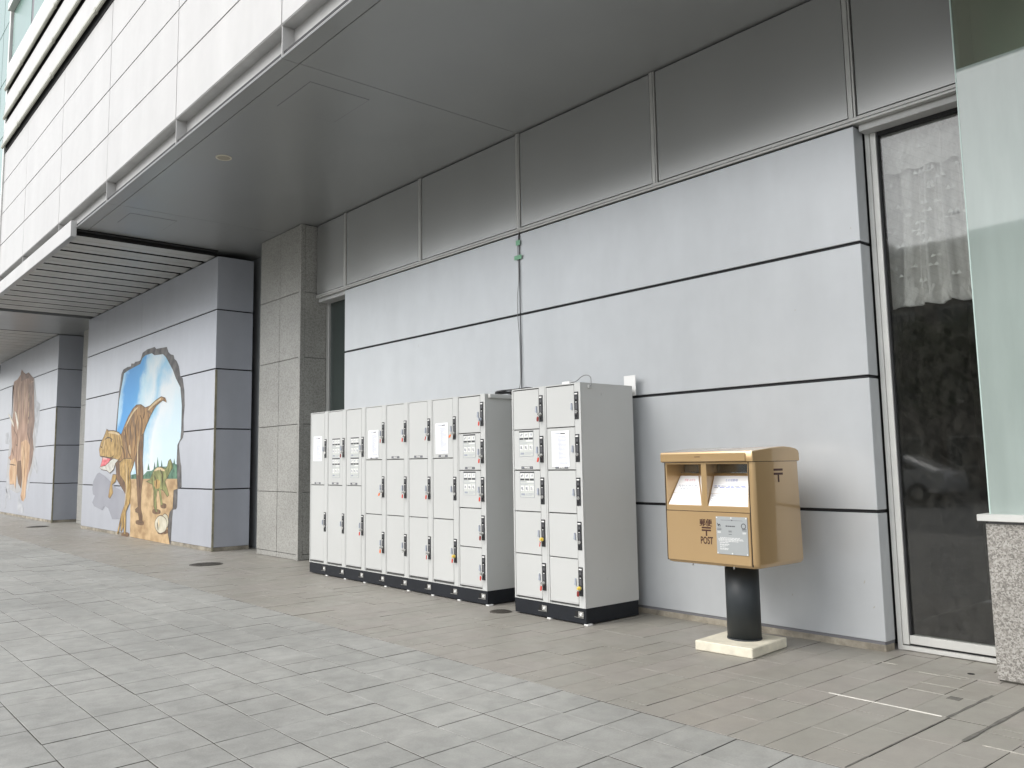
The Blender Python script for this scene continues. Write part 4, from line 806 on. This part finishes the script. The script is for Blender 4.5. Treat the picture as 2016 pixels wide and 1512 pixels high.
def notice(x0, x1, z0, z1, y, label, tilt=0.0):
    t = thing('paper_notice', label, 'notice', ((x0+x1)/2, y, (z0+z1)/2), group='white paper notices stuck on locker doors'); t.rotation_euler = (0, tilt, 0)
    wd, h = (x1-x0), (z1-z0); mb = MB(); n = 8
    vs = [(-wd/2+wd*i/n, -0.0008-0.0018*abs(math.sin(i*0.9))*(1 if 0 < i < n else 0.4), s*h/2) for i in range(n+1) for s in (-1, 1)]
    mb.add(vs, [(2*i, 2*i+2, 2*i+3, 2*i+1) for i in range(n)]); sheet_ = mb.build('sheet', 'paper', t, fix=False)
    ink = MB(); y0 = -0.0034
    def bar(a, b, c, d, m=0): ink.box(-wd/2+a*wd, -wd/2+b*wd, y0, y0+0.0004, -h/2+c*h, -h/2+d*h, m)
    bar(0.22, 0.5, 0.915, 0.93, 0); bar(0.52, 0.78, 0.908, 0.935, 1)
    rr = random.Random(5); z = 0.83
    for i in range(19):
        bar(0.38, 0.38+rr.uniform(0.22, 0.52), z, z+0.009, 0)
        if i % 3 == 0: bar(0.1, 0.1+rr.uniform(0.12, 0.2), z, z+0.009, 0)
        z -= 0.036
    bar(0.42, 0.92, 0.11, 0.118); bar(0.42, 0.9, 0.085, 0.093)
    ink.build('printed_lines', ['ink', 'inkblack'], t)
    return t
def key(x, y, z, tags, label, ang=0.12, cap=None):
    """a key in its lock: bow plus a coloured tag hanging on a ring"""
    t = thing('locker_key', label, 'key', (x, y, z), group='keys hanging in the locker locks')
    mb = MB(); mb.cyl((0, -0.014, 0), (0, -1, 0), 0.017 if cap else 0.014, 0.020, 14, 0); mb.box(-0.010, 0.010, -0.046, -0.034, -0.009, 0.009, 0)
    mb.build('bow', cap or 'chrome', t)
    c, s = math.cos(ang), math.sin(ang); R = lambda p, q: (c*p+s*q, -s*p+c*q)
    rg = MB(); rg.tube([(*[R(0, -0.006-0.012+0.012*math.cos(a*0.6283))[0]], -0.040, R(0.0, -0.018+0.012*math.cos(a*0.6283))[1]) if False else (R(0.011*math.sin(a*0.6283), -0.016+0.011*math.cos(a*0.6283))[0], -0.040, R(0.011*math.sin(a*0.6283), -0.016+0.011*math.cos(a*0.6283))[1]) for a in range(11)], 0.0016, 5); rg.build('ring', 'chrome', t)
    if tags:
        k, wdt, ln = tags
        o = [(-wdt*0.55, 0.0), (wdt*0.55, 0.0), (wdt, -0.012), (wdt, -ln+0.008), (wdt*0.5, -ln), (-wdt*0.5, -ln), (-wdt, -ln+0.008), (-wdt, -0.012)]
        MB().prism([R(p, q-0.022) for p, q in o], XZ, -0.043, -0.0375).build('tag', k, t)
    return t
YL, YRK = 5.457, 5.41
XLb = -10.304; XRb = -6.146
DOORN = {2: ['upper', 'lower'], 3: ['top', 'middle', 'bottom'], 5: ['top', 'second', 'middle', 'fourth', 'bottom']}
LC = [
 (2, 'two-door coin locker at the pillar end, paper notice on its upper door', 'end column by the pillar'),
 (2, 'two-door coin locker with stacked stickers and a dark red key, next to the pillar-end column', 'stickered two-door column with the red key'),
 (2, 'two-door coin locker with stacked stickers beside the three-door columns of the long bank', 'stickered column beside the three-door lockers'),
 (3, 'three-door coin locker with a paper notice and an orange key swung sideways', 'column with the swung orange key'),
 (3, 'plain three-door coin locker with no notice, two red keys and a tagless bottom key', 'plain three-door column, tagless bottom key'),
 (3, 'plain three-door coin locker with no notice, three tagged keys, left of the noticed column', 'plain column with three tagged keys'),
 (3, 'three-door coin locker with a large paper notice beside the five-door end column', 'noticed column next to the five-door one'),
 (5, 'five-door coin locker at the open end of the long bank with five red keys', 'five-door end column of the long bank'),
]
RC = [(5, 'five-door coin locker with two stickers, left column of the separate front bank', 'stickered column of the front bank'),
      (5, 'five-door coin locker with a paper notice and grey side wall, right column of front bank', 'noticed column of the front bank')]
A = ('red', 0.010, 0.044); O = ('orange', 0.011, 0.042); Dk = ('darkred', 0.012, 0.046); T = ('red', 0.0045, 0.044); N = None
# per door: None = empty lock, else (tag, swing angle, cap colour)
KL = [[0, 0], [(Dk, 0.15, N), 0], [(N, 0.1, N), (A, 0.12, N)],
      [(T, 0.1, N), (O, 0.75, N), (O, 0.1, N)], [(A, 0.1, N), (A, 0.1, N), (N, 0.1, N)], [(T, 0.35, N), (A, 0.15, N), (T, 0.1, N)],
      [(O, 0.8, N), 0, (A, 0.15, 'yellow')], [(A, 0.12, 'handle'), (A, 0.2, N), (A, 0.15, N), (Dk, 0.12, N), (A, 0.12, N)]]
KR = [[(Dk, 0.15, N), (A, 0.3, N), 0, (T, 0.2, 'yellow'), (A, 0.15, N)], [0, 0, 0, 0, (Dk, 0.05, 'yellow')]]
PRICE = {2: '¥600', 3: '¥500', 5: '¥400'}
for bank, (defs, keys, X0, Y0, grp) in enumerate(((LC, KL, XLb, YL, 'coin locker columns of the long bank'), (RC, KR, XRb, YRK, 'coin locker columns of the separate front bank'))):
    for i, (n, lab, short) in enumerate(defs):
        x = X0+i*PW
        t, zs = locker_column(x, Y0, n, lab, grp)
        doors = [c for c in t.children if c.name.startswith('door')]
        doors.sort(key=lambda o: -max(v.co.z for v in o.data.vertices))
        pd = 1 if n == 5 else 0                          # the door that carries the price
        zb = zs[pd+1]
        stickon(doors[pd], 0.125, 0.285, zb+0.013, zb+0.036, PRICE[n])
        if bank == 0 and i in (1, 2):
            stickon(doors[0], 0.125, 0.322, 1.498, 1.745, 'sticker'); stickon(doors[0], 0.125, 0.322, 1.248, 1.494, 'sticker')
        if n == 5 and not (bank == 1 and i == 1):
            stickon(doors[1], 0.100, 0.300, 1.462, 1.702, 'sticker'); stickon(doors[2], 0.100, 0.300, 1.080, 1.320, 'sticker')
        for j, kd in enumerate(keys[i]):
            if kd:
                tg, an, cp = kd
                col = {'red': 'red tagged', 'orange': 'orange tagged', 'darkred': 'dark red tagged'}[tg[0]] if tg else 'tagless'
                if tg and tg[1] < 0.006: col = 'thin red tagged'
                cap_ = ' yellow capped' if cp == 'yellow' else (' blue capped' if cp else '')
                key(x+0.412, Y0, zs[j]-LOCKTOP[n]-0.178, tg, f'{col}{cap_} key in the {DOORN[n][j]} lock, {short}', an, cp)
notice(-10.218, -9.985, 1.462, 1.788, YL, 'paper notice on the upper door at the pillar end of the long bank', 0.01)
notice(-8.838, -8.612, 1.490, 1.818, YL, 'paper notice on a three-door column, next to the stickered two-door lockers')
notice(-7.462, -7.236, 1.512, 1.842, YL, 'larger looking paper notice beside the five-door column of the long bank', -0.01)
notice(-5.602, -5.376, 1.362, 1.686, YRK, 'paper notice on the second door of the front bank by the post box', 0.005)
# hardware on and between the banks
def bit(name, mb, mats, label, cat, org): return tag(link(name, mb.mesh(name, mats, org=org), loc=org), label, cat)
mb = MB(); mb.cbox(-6.608, -6.566, 5.49, 6.14, 2.062, 2.104, 0.006)
bit('cable_duct', mb, 'locker', 'white cable duct along the top side edge of the long locker bank', 'cable duct', (-6.59, 5.8, 2.08))
mb = MB(); mb.cbox(-6.608, -6.45, 5.86, 6.0, 1.985, 1.992, 0.002); mb.cbox(-6.6085, -6.604, 5.80, 6.05, 1.9925, 2.045, 0.001); mb.cyl((-6.604, 5.87, 2.02), (1, 0, 0), 0.008, 0.004, 10, 1)
bit('angle_bracket', mb, ['locker', 'iron'], 'small white angle bracket on the side of the long locker bank under the duct', 'bracket', (-6.6, 5.9, 2.0))
for (x, yy, z, who) in ((-5.223, 5.692, 2.012, 'upper plug on the grey side of the front locker bank'), (-5.223, 5.709, 0.366, 'lower plug on the grey side of the front locker bank'), (-6.6095, 5.751, 0.369, 'plug low on the side of the long locker bank')):
    bit('side_plug', MB().cyl((x, yy, z), (1, 0, 0), 0.014, 0.004, 14), 'locker', 'round white '+who, 'plug', (x, yy, z))
bit('wall_bracket_plate', MB().cbox(-5.372, -5.228, 6.165, 6.172, 2.02, 2.215, 0.002), 'whiteink', 'white fixing plate standing up behind the front locker bank', 'bracket', (-5.3, 6.168, 2.1))
bit('junction_box', MB().cbox(-5.515, -5.415, 5.47, 5.53, 2.107, 2.135, 0.005), 'whiteink', 'small white junction box on top of the front locker bank', 'junction box', (-5.46, 5.5, 2.11))
bit('cable_socket', MB().cbox(-5.224, -5.206, 5.50, 5.548, 2.058, 2.088, 0.004), 'locker', 'small white cable socket at the top corner of the grey locker side', 'socket', (-5.21, 5.52, 2.07))
def cable(name, pts, r, m, label, sm=3):
    q = [Vector(p) for p in pts]
    for _ in range(sm): q = [q[0]]+[p for a, b in zip(q[:-1], q[1:]) for p in (a*0.75+b*0.25, a*0.25+b*0.75)]+[q[-1]]
    o = q[0].copy(); return tag(link(name, MB().tube(q, r, 7).mesh(name, m, org=o), loc=o), label, 'cable')
cable('power_cord', [(-5.41, 5.50, 2.122), (-5.36, 5.505, 2.13), (-5.28, 5.515, 2.185), (-5.20, 5.525, 2.17), (-5.196, 5.525, 2.10), (-5.205, 5.525, 2.075)], 0.004, 'cablegrey', 'thin grey cord looping from the junction box over the top corner of the front bank')
cable('wall_cable', [(-6.916, 6.236, 4.0), (-6.918, 6.230, 3.95), (-6.935, 6.228, 3.8), (-6.92, 6.229, 3.55), (-6.925, 6.228, 3.4), (-6.95, 6.225, 3.25), (-6.948, 6.225, 3.0), (-6.922, 6.226, 2.8), (-6.918, 6.226, 2.5), (-6.91, 6.22, 2.25), (-6.86, 6.10, 2.12), (-6.80, 5.95, 2.12)], 0.0035, 'cablegrey', 'black cable running down the wall joint to the lockers')
cable('wall_cable', [(-6.90, 6.236, 4.0), (-6.905, 6.23, 3.7), (-6.907, 6.229, 3.3), (-6.90, 6.228, 2.9), (-6.902, 6.228, 2.2)], 0.004, 'cable', 'second, straighter black cable behind the green tapes in the wall joint')
cp = []
for i in range(70):
    a = i*0.42; rr = 0.115+0.018*math.sin(i*0.37); cp.append((-6.72+1.0*rr*math.cos(a), 5.86+rr*math.sin(a), 2.117+0.0006*i+0.006*math.sin(i*1.1)))
cp += [(-6.55, 5.88, 2.17), (-6.40, 5.86, 2.175), (-6.22, 5.84, 2.14), (-6.10, 5.82, 2.112), (-6.0, 5.85, 2.112)]
cable('cable_coil', cp, 0.0065, 'cable', 'coil of black cable lying on top of the long locker bank', 1)
bit('green_tape', MB().cbox(-6.985, -6.862, 6.2205, 6.2225, 3.672, 3.722, 0.0008), 'tape', 'lower, wider green tape holding the cable on the wall joint', 'tape', (-6.92, 6.221, 3.69))
bit('green_tape', MB().cbox(-6.955, -6.885, 6.2205, 6.2225, 3.835, 3.895, 0.0008), 'tape', 'upper, faint green tape on the cable just under the panel band', 'tape', (-6.92, 6.221, 3.86))

# ------------------------------------------------------------------ gold post box
PX, PY = -4.265, 5.315
pb = thing('post_box', 'gold post box with two mail slots on a dark round pole', 'post box', (-3.81, 5.62, 0))
Wd, Dp = 0.815, 0.615
def rrect(x0, x1, y0, y1, r, z, n=5):
    o = []
    for cx_, cy_, a0 in ((x1-r, y1-r, 0), (x0+r, y1-r, 90), (x0+r, y0+r, 180), (x1-r, y0+r, 270)):
        for k in range(n+1):
            a = math.radians(a0+90*k/n); o.append((cx_+r*math.cos(a), cy_+r*math.sin(a), z))
    return o
def X(v): return PX+v
def Yv(v): return PY+v
rings = []
for z, ins, grow in ((0.628, 0.030, 0.02), (0.634, 0.014, 0.02), (0.648, 0.004, 0.02), (0.668, 0.0, 0.02), (1.386, 0.0, 0.0)):
    rings.append(rrect(X(ins), X(Wd-ins), Yv(ins), Yv(Dp+grow-ins), 0.04, z))
body = MB().loft(rings, smooth=True)
cut = MB()
def hexa(f, bk):   # front and back rectangles -> solid
    (x0, x1, z0, z1, y0), (a0, a1, c0, c1, y1) = f, bk
    cut.add([(x0, y0, z0), (x1, y0, z0), (x1, y0, z1), (x0, y0, z1), (a0, y1, c0), (a1, y1, c0), (a1, y1, c1), (a0, y1, c1)],
            [(0, 1, 2, 3), (7, 6, 5, 4), (0, 4, 5, 1), (1, 5, 6, 2), (2, 6, 7, 3), (3, 7, 4, 0)])
REC = [(-4.222, -3.882, -4.206, -4.042), (-3.845, -3.487, -3.897, -3.592)]
for a, b, c, d_ in REC:
    hexa((a-0.001, b+0.001, 1.032, 1.374, PY-0.02), (c, d_, 1.30, 1.372, PY+0.165))
    hexa((c, d_, 1.302, 1.370, PY+0.160), (c, d_, 1.302, 1.370, PY+0.36))
m0 = body.mesh('tmp', 'gold'); m1 = cut.mesh('tmp2', 'gold')
oa = bpy.data.objects.new('tmp', m0); ob = bpy.data.objects.new('tmp2', m1); COL.objects.link(oa); COL.objects.link(ob)
md = oa.modifiers.new('b', 'BOOLEAN'); md.operation = 'DIFFERENCE'; md.object = ob; md.solver = 'EXACT'; md.use_self = True
dg = bpy.context.evaluated_depsgraph_get(); dg.update()
res = bpy.data.meshes.new_from_object(oa.evaluated_get(dg)); res.name = 'body'
bpy.data.objects.remove(oa); bpy.data.objects.remove(ob)
for v in res.vertices: v.co -= Vector(pb.location)
res.update()
try: res.set_sharp_from_angle(angle=math.radians(28))
except Exception: pass
body_o = link('body', res, pb)
# lid with arched crown
prof = [(-0.014, 1.390), (-0.014, 1.458), (-0.009, 1.465), (0.06, 1.472), (0.2, 1.486), (0.34, 1.497), (0.42, 1.499), (0.50, 1.494), (0.57, 1.484), (0.602, 1.470), (0.614, 1.45), (0.616, 1.390)]
lm = MB(); xs = [(-0.004, 0.007), (-0.001, 0.002), (0.008, 0.0), (Wd-0.008, 0.0), (Wd+0.001, 0.002), (Wd+0.004, 0.007)]
lm.loft([[(X(x), Yv(min(max(p, -0.014+ins), 0.616-ins)), max(1.390, q-ins if q > 1.40 else q)) for p, q in prof] for x, ins in xs])
lid = wbuild(lm, 'lid', 'gold', pb)
try: lid.data.set_sharp_from_angle(angle=math.radians(30))
except Exception: pass
wbuild(MB().cbox(X(0.004), X(0.765), Yv(-0.026), Yv(-0.0135), 1.392, 1.452, 0.004), 'lid_band', 'gold', lid)
wbuild(MB().box(X(0.33), X(0.38), Yv(-0.0275), Yv(-0.0265), 1.430, 1.432).box(X(0.33), X(0.38), Yv(-0.0275), Yv(-0.0265), 1.424, 1.426), 'lid_mark', 'brown', lid)
wbuild(MB().box(X(0.002), X(Wd-0.002), Yv(0.0), Yv(0.6), 1.3865, 1.3895), 'lid_seal', 'void', pb)
# front door panel, grooves round it
dp = MB().cbox(X(0.034), X(Wd-0.046), Yv(-0.007), Yv(0.004), 0.650, 1.020, 0.003)
door = wbuild(dp, 'collection_door', 'gold', pb)
gv = MB()
gv.box(X(0.025), X(0.031), Yv(-0.0012), Yv(0.004), 0.645, 1.385).box(X(Wd-0.043), X(Wd-0.037), Yv(-0.0012), Yv(0.004), 0.645, 1.385).box(X(0.033), X(Wd-0.045), Yv(-0.0011), Yv(0.004), 1.0205, 1.0245)
wbuild(gv, 'door_groove', 'void', pb)
# notices on the sloping recess floors: plane through the floor of each recess
def slope(a, b, c, d_, s, u, off):     # s across 0..1, u up the slope 0..1
    xa, xb = a+(c-a)*u, b+(d_-b)*u
    nrm = Vector((0, -(0.268), 0.175)).normalized()
    return Vector((xa+(xb-xa)*s, PY-0.02+0.185*u, 1.032+0.268*u))+nrm*off
for ri, (a, b, c, d_) in enumerate(REC):
    for (u0, u1, nm) in ((0.125, 0.445, 'lower'), (0.455, 0.93, 'upper')):
        mb = MB(); S = lambda s, u, o: slope(a, b, c, d_, s, u, o)
        mb.add([S(0.02, u0, 0.003), S(0.98, u0, 0.003), S(0.98, u1, 0.003), S(0.02, u1, 0.003)], [(0, 1, 2, 3)])
        mb.add([S(0.02, u0, 0.001), S(0.98, u0, 0.001), S(0.98, u0, 0.003), S(0.02, u0, 0.003)], [(0, 1, 2, 3)])
        def bar(s0, s1, w0, w1, m):
            mb.add([S(s0, w0, 0.0036), S(s1, w0, 0.0036), S(s1, w1, 0.0036), S(s0, w1, 0.0036)], [(0, 1, 2, 3)], m)
        if nm == 'upper':
            hd_ = '手紙 はがき' if ri == 0 else 'その他郵便'
            fnm = lambda p, q, t_: tuple(S(p, q, t_))
            text_mb(hd_, 0.30 if ri == 0 else 0.36, 0.82 if ri == 0 else 0.70, 0.775, 0.845, fnm, 0.0036, 2 if ri == 0 else 3, mb)
            bar(0.03, 0.97, 0.72, 0.722, 1)
            rr = random.Random(3+ri)
            for z in ((0.65, 0.60, 0.55) if ri == 0 else (0.64, 0.60)):
                s0 = 0.08 if ri else 0.16+0.12*(0.62-z)*8
                while s0 < 0.9:
                    l_ = rr.uniform(0.05, 0.14); bar(s0, min(0.93, s0+l_), z, z+0.022, (3 if ri else 1) if rr.random() < 0.6 else 1); s0 += l_+rr.uniform(0.01, 0.05)
        else:
            rr = random.Random(9+ri)
            for z in (0.40, 0.37, 0.33, 0.30, 0.25, 0.22, 0.18):
                for s0 in (0.10, 0.52) if ri == 0 else (0.06, 0.40, 0.66):
                    if rr.random() < 0.85: bar(s0, s0+rr.uniform(0.1, 0.3), z, z+0.012, 1)
        wbuild(mb, nm+'_notice' if False else 'slot_notice', ['paper2', 'ink', 'inkred', 'inkblue'], pb)
    wbuild(MB().box(c+0.004, d_-0.004, PY+0.20, PY+0.204, 1.305, 1.369), 'slot_flap', 'steel', pb)
    wbuild(MB().box(c+0.002, d_-0.002, PY+0.155, PY+0.158, 1.3025, 1.312), 'slot_lip', 'pane', pb)
# lettering
yf = PY-0.0078
lt = text_mb('郵便', -3.924, -3.816, 0.915, 0.968, XZ, yf, 0, None, 0.0)
text_mb('郵便', -3.9225, -3.8145, 0.9155, 0.9685, XZ, yf-0.0004, 0, lt, 0.0); text_mb('郵便', -3.9225, -3.8145, 0.9142, 0.9672, XZ, yf-0.0007, 0, lt, 0.0); text_mb('郵便', -3.9255, -3.8175, 0.9142, 0.9672, XZ, yf-0.0010, 0, lt, 0.0)
lt.box(-3.908, -3.826, yf-0.0004, yf+0.0006, 0.898, 0.910).box(-3.908, -3.826, yf-0.0004, yf+0.0006, 0.879, 0.891).box(-3.873, -3.861, yf-0.0004, yf+0.0006, 0.844, 0.879)
text_mb('POST', -3.920, -3.812, 0.784, 0.839, XZ, yf, 0, lt, 0.022); text_mb('POST', -3.9185, -3.8105, 0.785, 0.838, XZ, yf-0.0004, 0, lt, 0.0)
wbuild(lt, 'lettering', 'brown', pb)
xs_ = PX+Wd+0.0012
wbuild(MB().box(xs_-0.001, xs_, 5.575, 5.695, 1.318, 1.334).box(xs_-0.001, xs_, 5.575, 5.695, 1.288, 1.304).box(xs_-0.001, xs_, 5.626, 5.644, 1.235, 1.288), 'side_mark', 'brown', pb)
# plaque
pq = wbuild(MB().cbox(-3.776, -3.512, PY-0.0125, PY-0.0075, 0.722, 0.992, 0.001), 'plaque', 'plaque', pb)
yp = PY-0.0130
sc_ = MB()
for x in (-3.768, -3.645, -3.520):
    for z in (0.984, 0.730): sc_.cyl((x, PY-0.0126, z), (0, -1, 0), 0.005, 0.0025, 10)
wbuild(sc_, 'screws', 'whiteink', pq)
pr = MB(); q0 = lambda u: -3.776+0.264*u; q1 = lambda v: 0.992-0.27*v
def pbar(u0, u1, v0, v1, m): pr.box(q0(u0), q0(u1), yp-0.0004, yp+0.0002, q1(v1), q1(v0), m)
pbar(0.16, 0.86, 0.092, 0.098, 2); pbar(0.50, 0.535, 0.085, 0.108, 2)
rr = random.Random(4)
u = 0.31
for wv in (0.02, 0.05, 0.05, 0.03, 0.05, 0.04, 0.04, 0.03): pbar(u, u+wv*0.7, 0.235, 0.265, 2); u += wv
for v in (0.37, 0.395, 0.46): pbar(0.40, 0.50, v, v+0.01, 2)
for z, (s0, s1) in zip((0.555, 0.585, 0.612, 0.645, 0.685, 0.73, 0.755, 0.80, 0.84, 0.865), ((0.12, 0.75), (0.06, 0.85), (0.06, 0.86), (0.08, 0.7), (0.1, 0.38), (0.1, 0.42), (0.1, 0.35), (0.1, 0.28), (0.1, 0.38), (0.1, 0.36))):
    s = s0
    while s < s1: l_ = rr.uniform(0.03, 0.1); pbar(s, min(s+l_, s1), z, z+0.013, 1); s += l_+0.015
for u0 in (0.03, 0.83):
    for v in (0.31, 0.345): pbar(u0, u0+0.14, v, v+0.012, 2)
    for v in (0.40, 0.425): pbar(u0+0.01, u0+0.12, v, v+0.012, 1)
bird = [(0.03, 0.175), (0.06, 0.185), (0.075, 0.215), (0.10, 0.20), (0.13, 0.205), (0.145, 0.235), (0.14, 0.265), (0.115, 0.275), (0.125, 0.25), (0.115, 0.225), (0.095, 0.235), (0.085, 0.275), (0.06, 0.25), (0.05, 0.21)]
pr.flat([(q0(a), q1(b)) for a, b in bird], XZ, yp-0.0005, 0)
for i in range(18):
    a0 = 2*math.pi*i/18; a1 = a0+0.27; ra, rb = (0.0135, 0.021) if i % 2 else (0.015, 0.0205); cx_, cz_ = q0(0.88), q1(0.235)
    pr.flat([(cx_+r*math.cos(a), cz_+r*math.sin(a)) for a, r in ((a0, ra), (a1, ra), (a1, rb), (a0, rb))], XZ, yp-0.0005, 2)
wbuild(pr, 'plaque_print', ['inkblack', 'whiteink', 'darkgrey'], pq)
# pole and slab
wbuild(MB().cyl((-3.80, 5.635, 0.07), (0, 0, 1), 0.1245, 0.562, 40).cyl((-3.80, 5.635, 0.0695), (0, 0, 1), 0.128, 0.012, 40), 'pole', 'pole', pb)
for x in (-4.02, -3.66): wbuild(MB().cyl((x, PY+0.02, 0.615), (0, 0, 1), 0.006, 0.03, 8), 'drain_pin', 'chrome', pb)
sb = MB().cbox(-0.232, 0.232, -0.265, 0.265, 0.0, 0.071, 0.006)
cs_, sn_ = math.cos(0.09), math.sin(0.09)
sb.v = [(-3.81+cs_*x-sn_*y, 5.60+sn_*x+cs_*y, z) for x, y, z in sb.v]
wbuild(sb, 'base_slab', 'slab', pb)
# ------------------------------------------------------------------ across the road: seen in the glass and in the gloss only
M['bwall'] = mat('far_wall_render', (0.34, 0.325, 0.29), 0.8, var=0.1, scale=0.4)
M['bwall2'] = mat('far_wall_tile', (0.22, 0.20, 0.175), 0.8, var=0.1, scale=0.4)
M['carwhite'] = mat('white_car_paint', (0.75, 0.75, 0.75), 0.25, coat=0.6)
M['carglass'] = mat('car_glass', (0.02, 0.022, 0.025), 0.05, spec=0.8)
M['tyre'] = mat('tyre_rubber', (0.02, 0.02, 0.02), 0.8)
M['leaf'] = mat('tree_leaves', (0.075, 0.11, 0.035), 0.7, var=0.3, scale=2)
M['bark'] = mat('tree_bark', (0.10, 0.075, 0.05), 0.9)
M['carlamp'] = mat('car_lamp_glass', (0.6, 0.6, 0.58), 0.2)
def building(x0, x1, y1, h, m, label):
    y0 = y1-10; t = thing('building', label, 'building', ((x0+x1)/2, y1, 0), group='buildings across the road')
    wbuild(MB().box(x0, x1, y0, y1, 0, h), 'wall', m, t)
    wbuild(MB().box(x0-0.1, x1+0.1, y0-0.1, y1+0.1, h+0.002, h+0.35), 'roof_parapet', 'gutter', t)
    n = int((x1-x0)/2.6)
    for f in range(int(h/3.2)):
        for i in range(n):
            xx = x0+0.6+i*(x1-x0-0.6)/n
            wn_ = wbuild(MB().box(xx, xx+1.5, y1+0.002, y1+0.06, 0.9+3.2*f, 2.4+3.2*f), 'window', 'sash', t)
            wbuild(MB().box(xx+0.07, xx+1.43, y1+0.061, y1+0.07, 0.97+3.2*f, 2.33+3.2*f), 'pane', 'darkpane', wn_)
building(-52, -38, -31, 10.2, 'bwall2', 'brown tiled low block across the road, at the far end')
building(-37.5, -24, -31, 14.5, 'bwall', 'pale rendered block across the road, tallest of the four')
building(-23.5, -12, -31, 11.8, 'bwall2', 'brown tiled block across the road behind the parked cars')
building(-11.5, 4, -31, 9.0, 'bwall', 'pale low block across the road at the near end')
def car(x, y, label):
    t = thing('parked_car', label, 'car', (x, y, 0), group='white cars parked by the road')
    pr_ = [(-2.2, 0.35), (-2.22, 0.75), (-2.05, 0.95), (-1.3, 1.02), (-0.6, 1.42), (0.9, 1.46), (1.75, 1.05), (2.15, 0.98), (2.22, 0.6), (2.15, 0.35)]
    def sec(yy, k): return [(p, yy*(1 if q < 1.03 else 1-0.5*(q-1.03)), q-k*(0.06 if q > 0.5 else 0)) for p, q in pr_]
    MB().loft([sec(-0.85, 1), sec(-0.8, 0), sec(0.8, 0), sec(0.85, 1)]).build('body', 'carwhite', t)
    for s in (-1, 1):
        MB().flat([(-1.15, 1.03), (-0.58, 1.36), (-0.02, 1.38), (-0.02, 1.03)], lambda p, q, tt: (p, tt*(1-0.42*(q-1.0)), q), s*0.862).build('side_window', 'carglass', t)
        MB().flat([(0.05, 1.03), (0.05, 1.38), (0.85, 1.38), (1.5, 1.05)], lambda p, q, tt: (p, tt*(1-0.42*(q-1.0)), q), s*0.862).build('side_window', 'carglass', t)
        for xx in (-1.4, 1.4):
            wh = MB().cyl((xx, s*0.70, 0.31), (0, s, 0), 0.31, 0.19, 20).build('wheel', 'tyre', t); MB().cyl((xx, s*0.892, 0.31), (0, s, 0), 0.19, 0.01, 16).build('rim', 'chrome', wh)
        MB().box(-2.235, -2.15, s*0.45-0.16, s*0.45+0.16, 0.66, 0.80).build('headlight', 'carlamp', t)
car(-13.0, -14.6, 'white saloon car parked in front of the brown tiled block')
car(-19.0, -14.8, 'white saloon car parked near the tall pale block')
def tree(x, y, h, label, seed):
    R = random.Random(seed); t = thing('street_tree', label, 'tree', (x, y, 0), group='street trees across the road')
    tr = MB(); tr.cyl((0, 0, 0), (0.04, 0, 1), 0.16, h*0.55, 9, 0, 0.08)
    for i in range(6):
        a = i*1.05; tr.cyl((0.02, 0, h*(0.32+0.04*i)), (math.cos(a)*0.7, math.sin(a)*0.7, 0.9), 0.06, h*0.35, 6, 0, 0.02)
    tr.build('trunk', 'bark', t)
    cr_ = MB(); bl = [(R.gauss(0, h*0.15), R.gauss(0, h*0.15), h*R.uniform(0.5, 0.92), h*R.uniform(0.10, 0.18)) for _ in range(14)]
    for _ in range(2600):
        bx, by, bz, br = R.choice(bl); p = Vector((R.gauss(0, 1), R.gauss(0, 1), R.gauss(0, 1))).normalized()*br*R.uniform(0.5, 1.05)+Vector((bx, by, bz))
        a = Vector((R.gauss(0, 1), R.gauss(0, 1), R.gauss(0, 0.6))).normalized()*0.13; b = a.cross(Vector((R.gauss(0, 1), R.gauss(0, 1), R.gauss(0, 1)))).normalized()*0.08
        cr_.add([p-a, p+b, p+a, p-b], [(0, 1, 2, 3)])
    cr_.build('crown', 'leaf', t, fix=False)
tree(-16.0, -26.5, 7.5, 'taller bushy tree across the road behind the two cars', 1)
tree(-9.0, -26.0, 6.0, 'shorter bushy tree across the road before the pale low block', 2)
tree(-27.0, -26.0, 7.0, 'bushy tree across the road before the tallest pale block', 3)
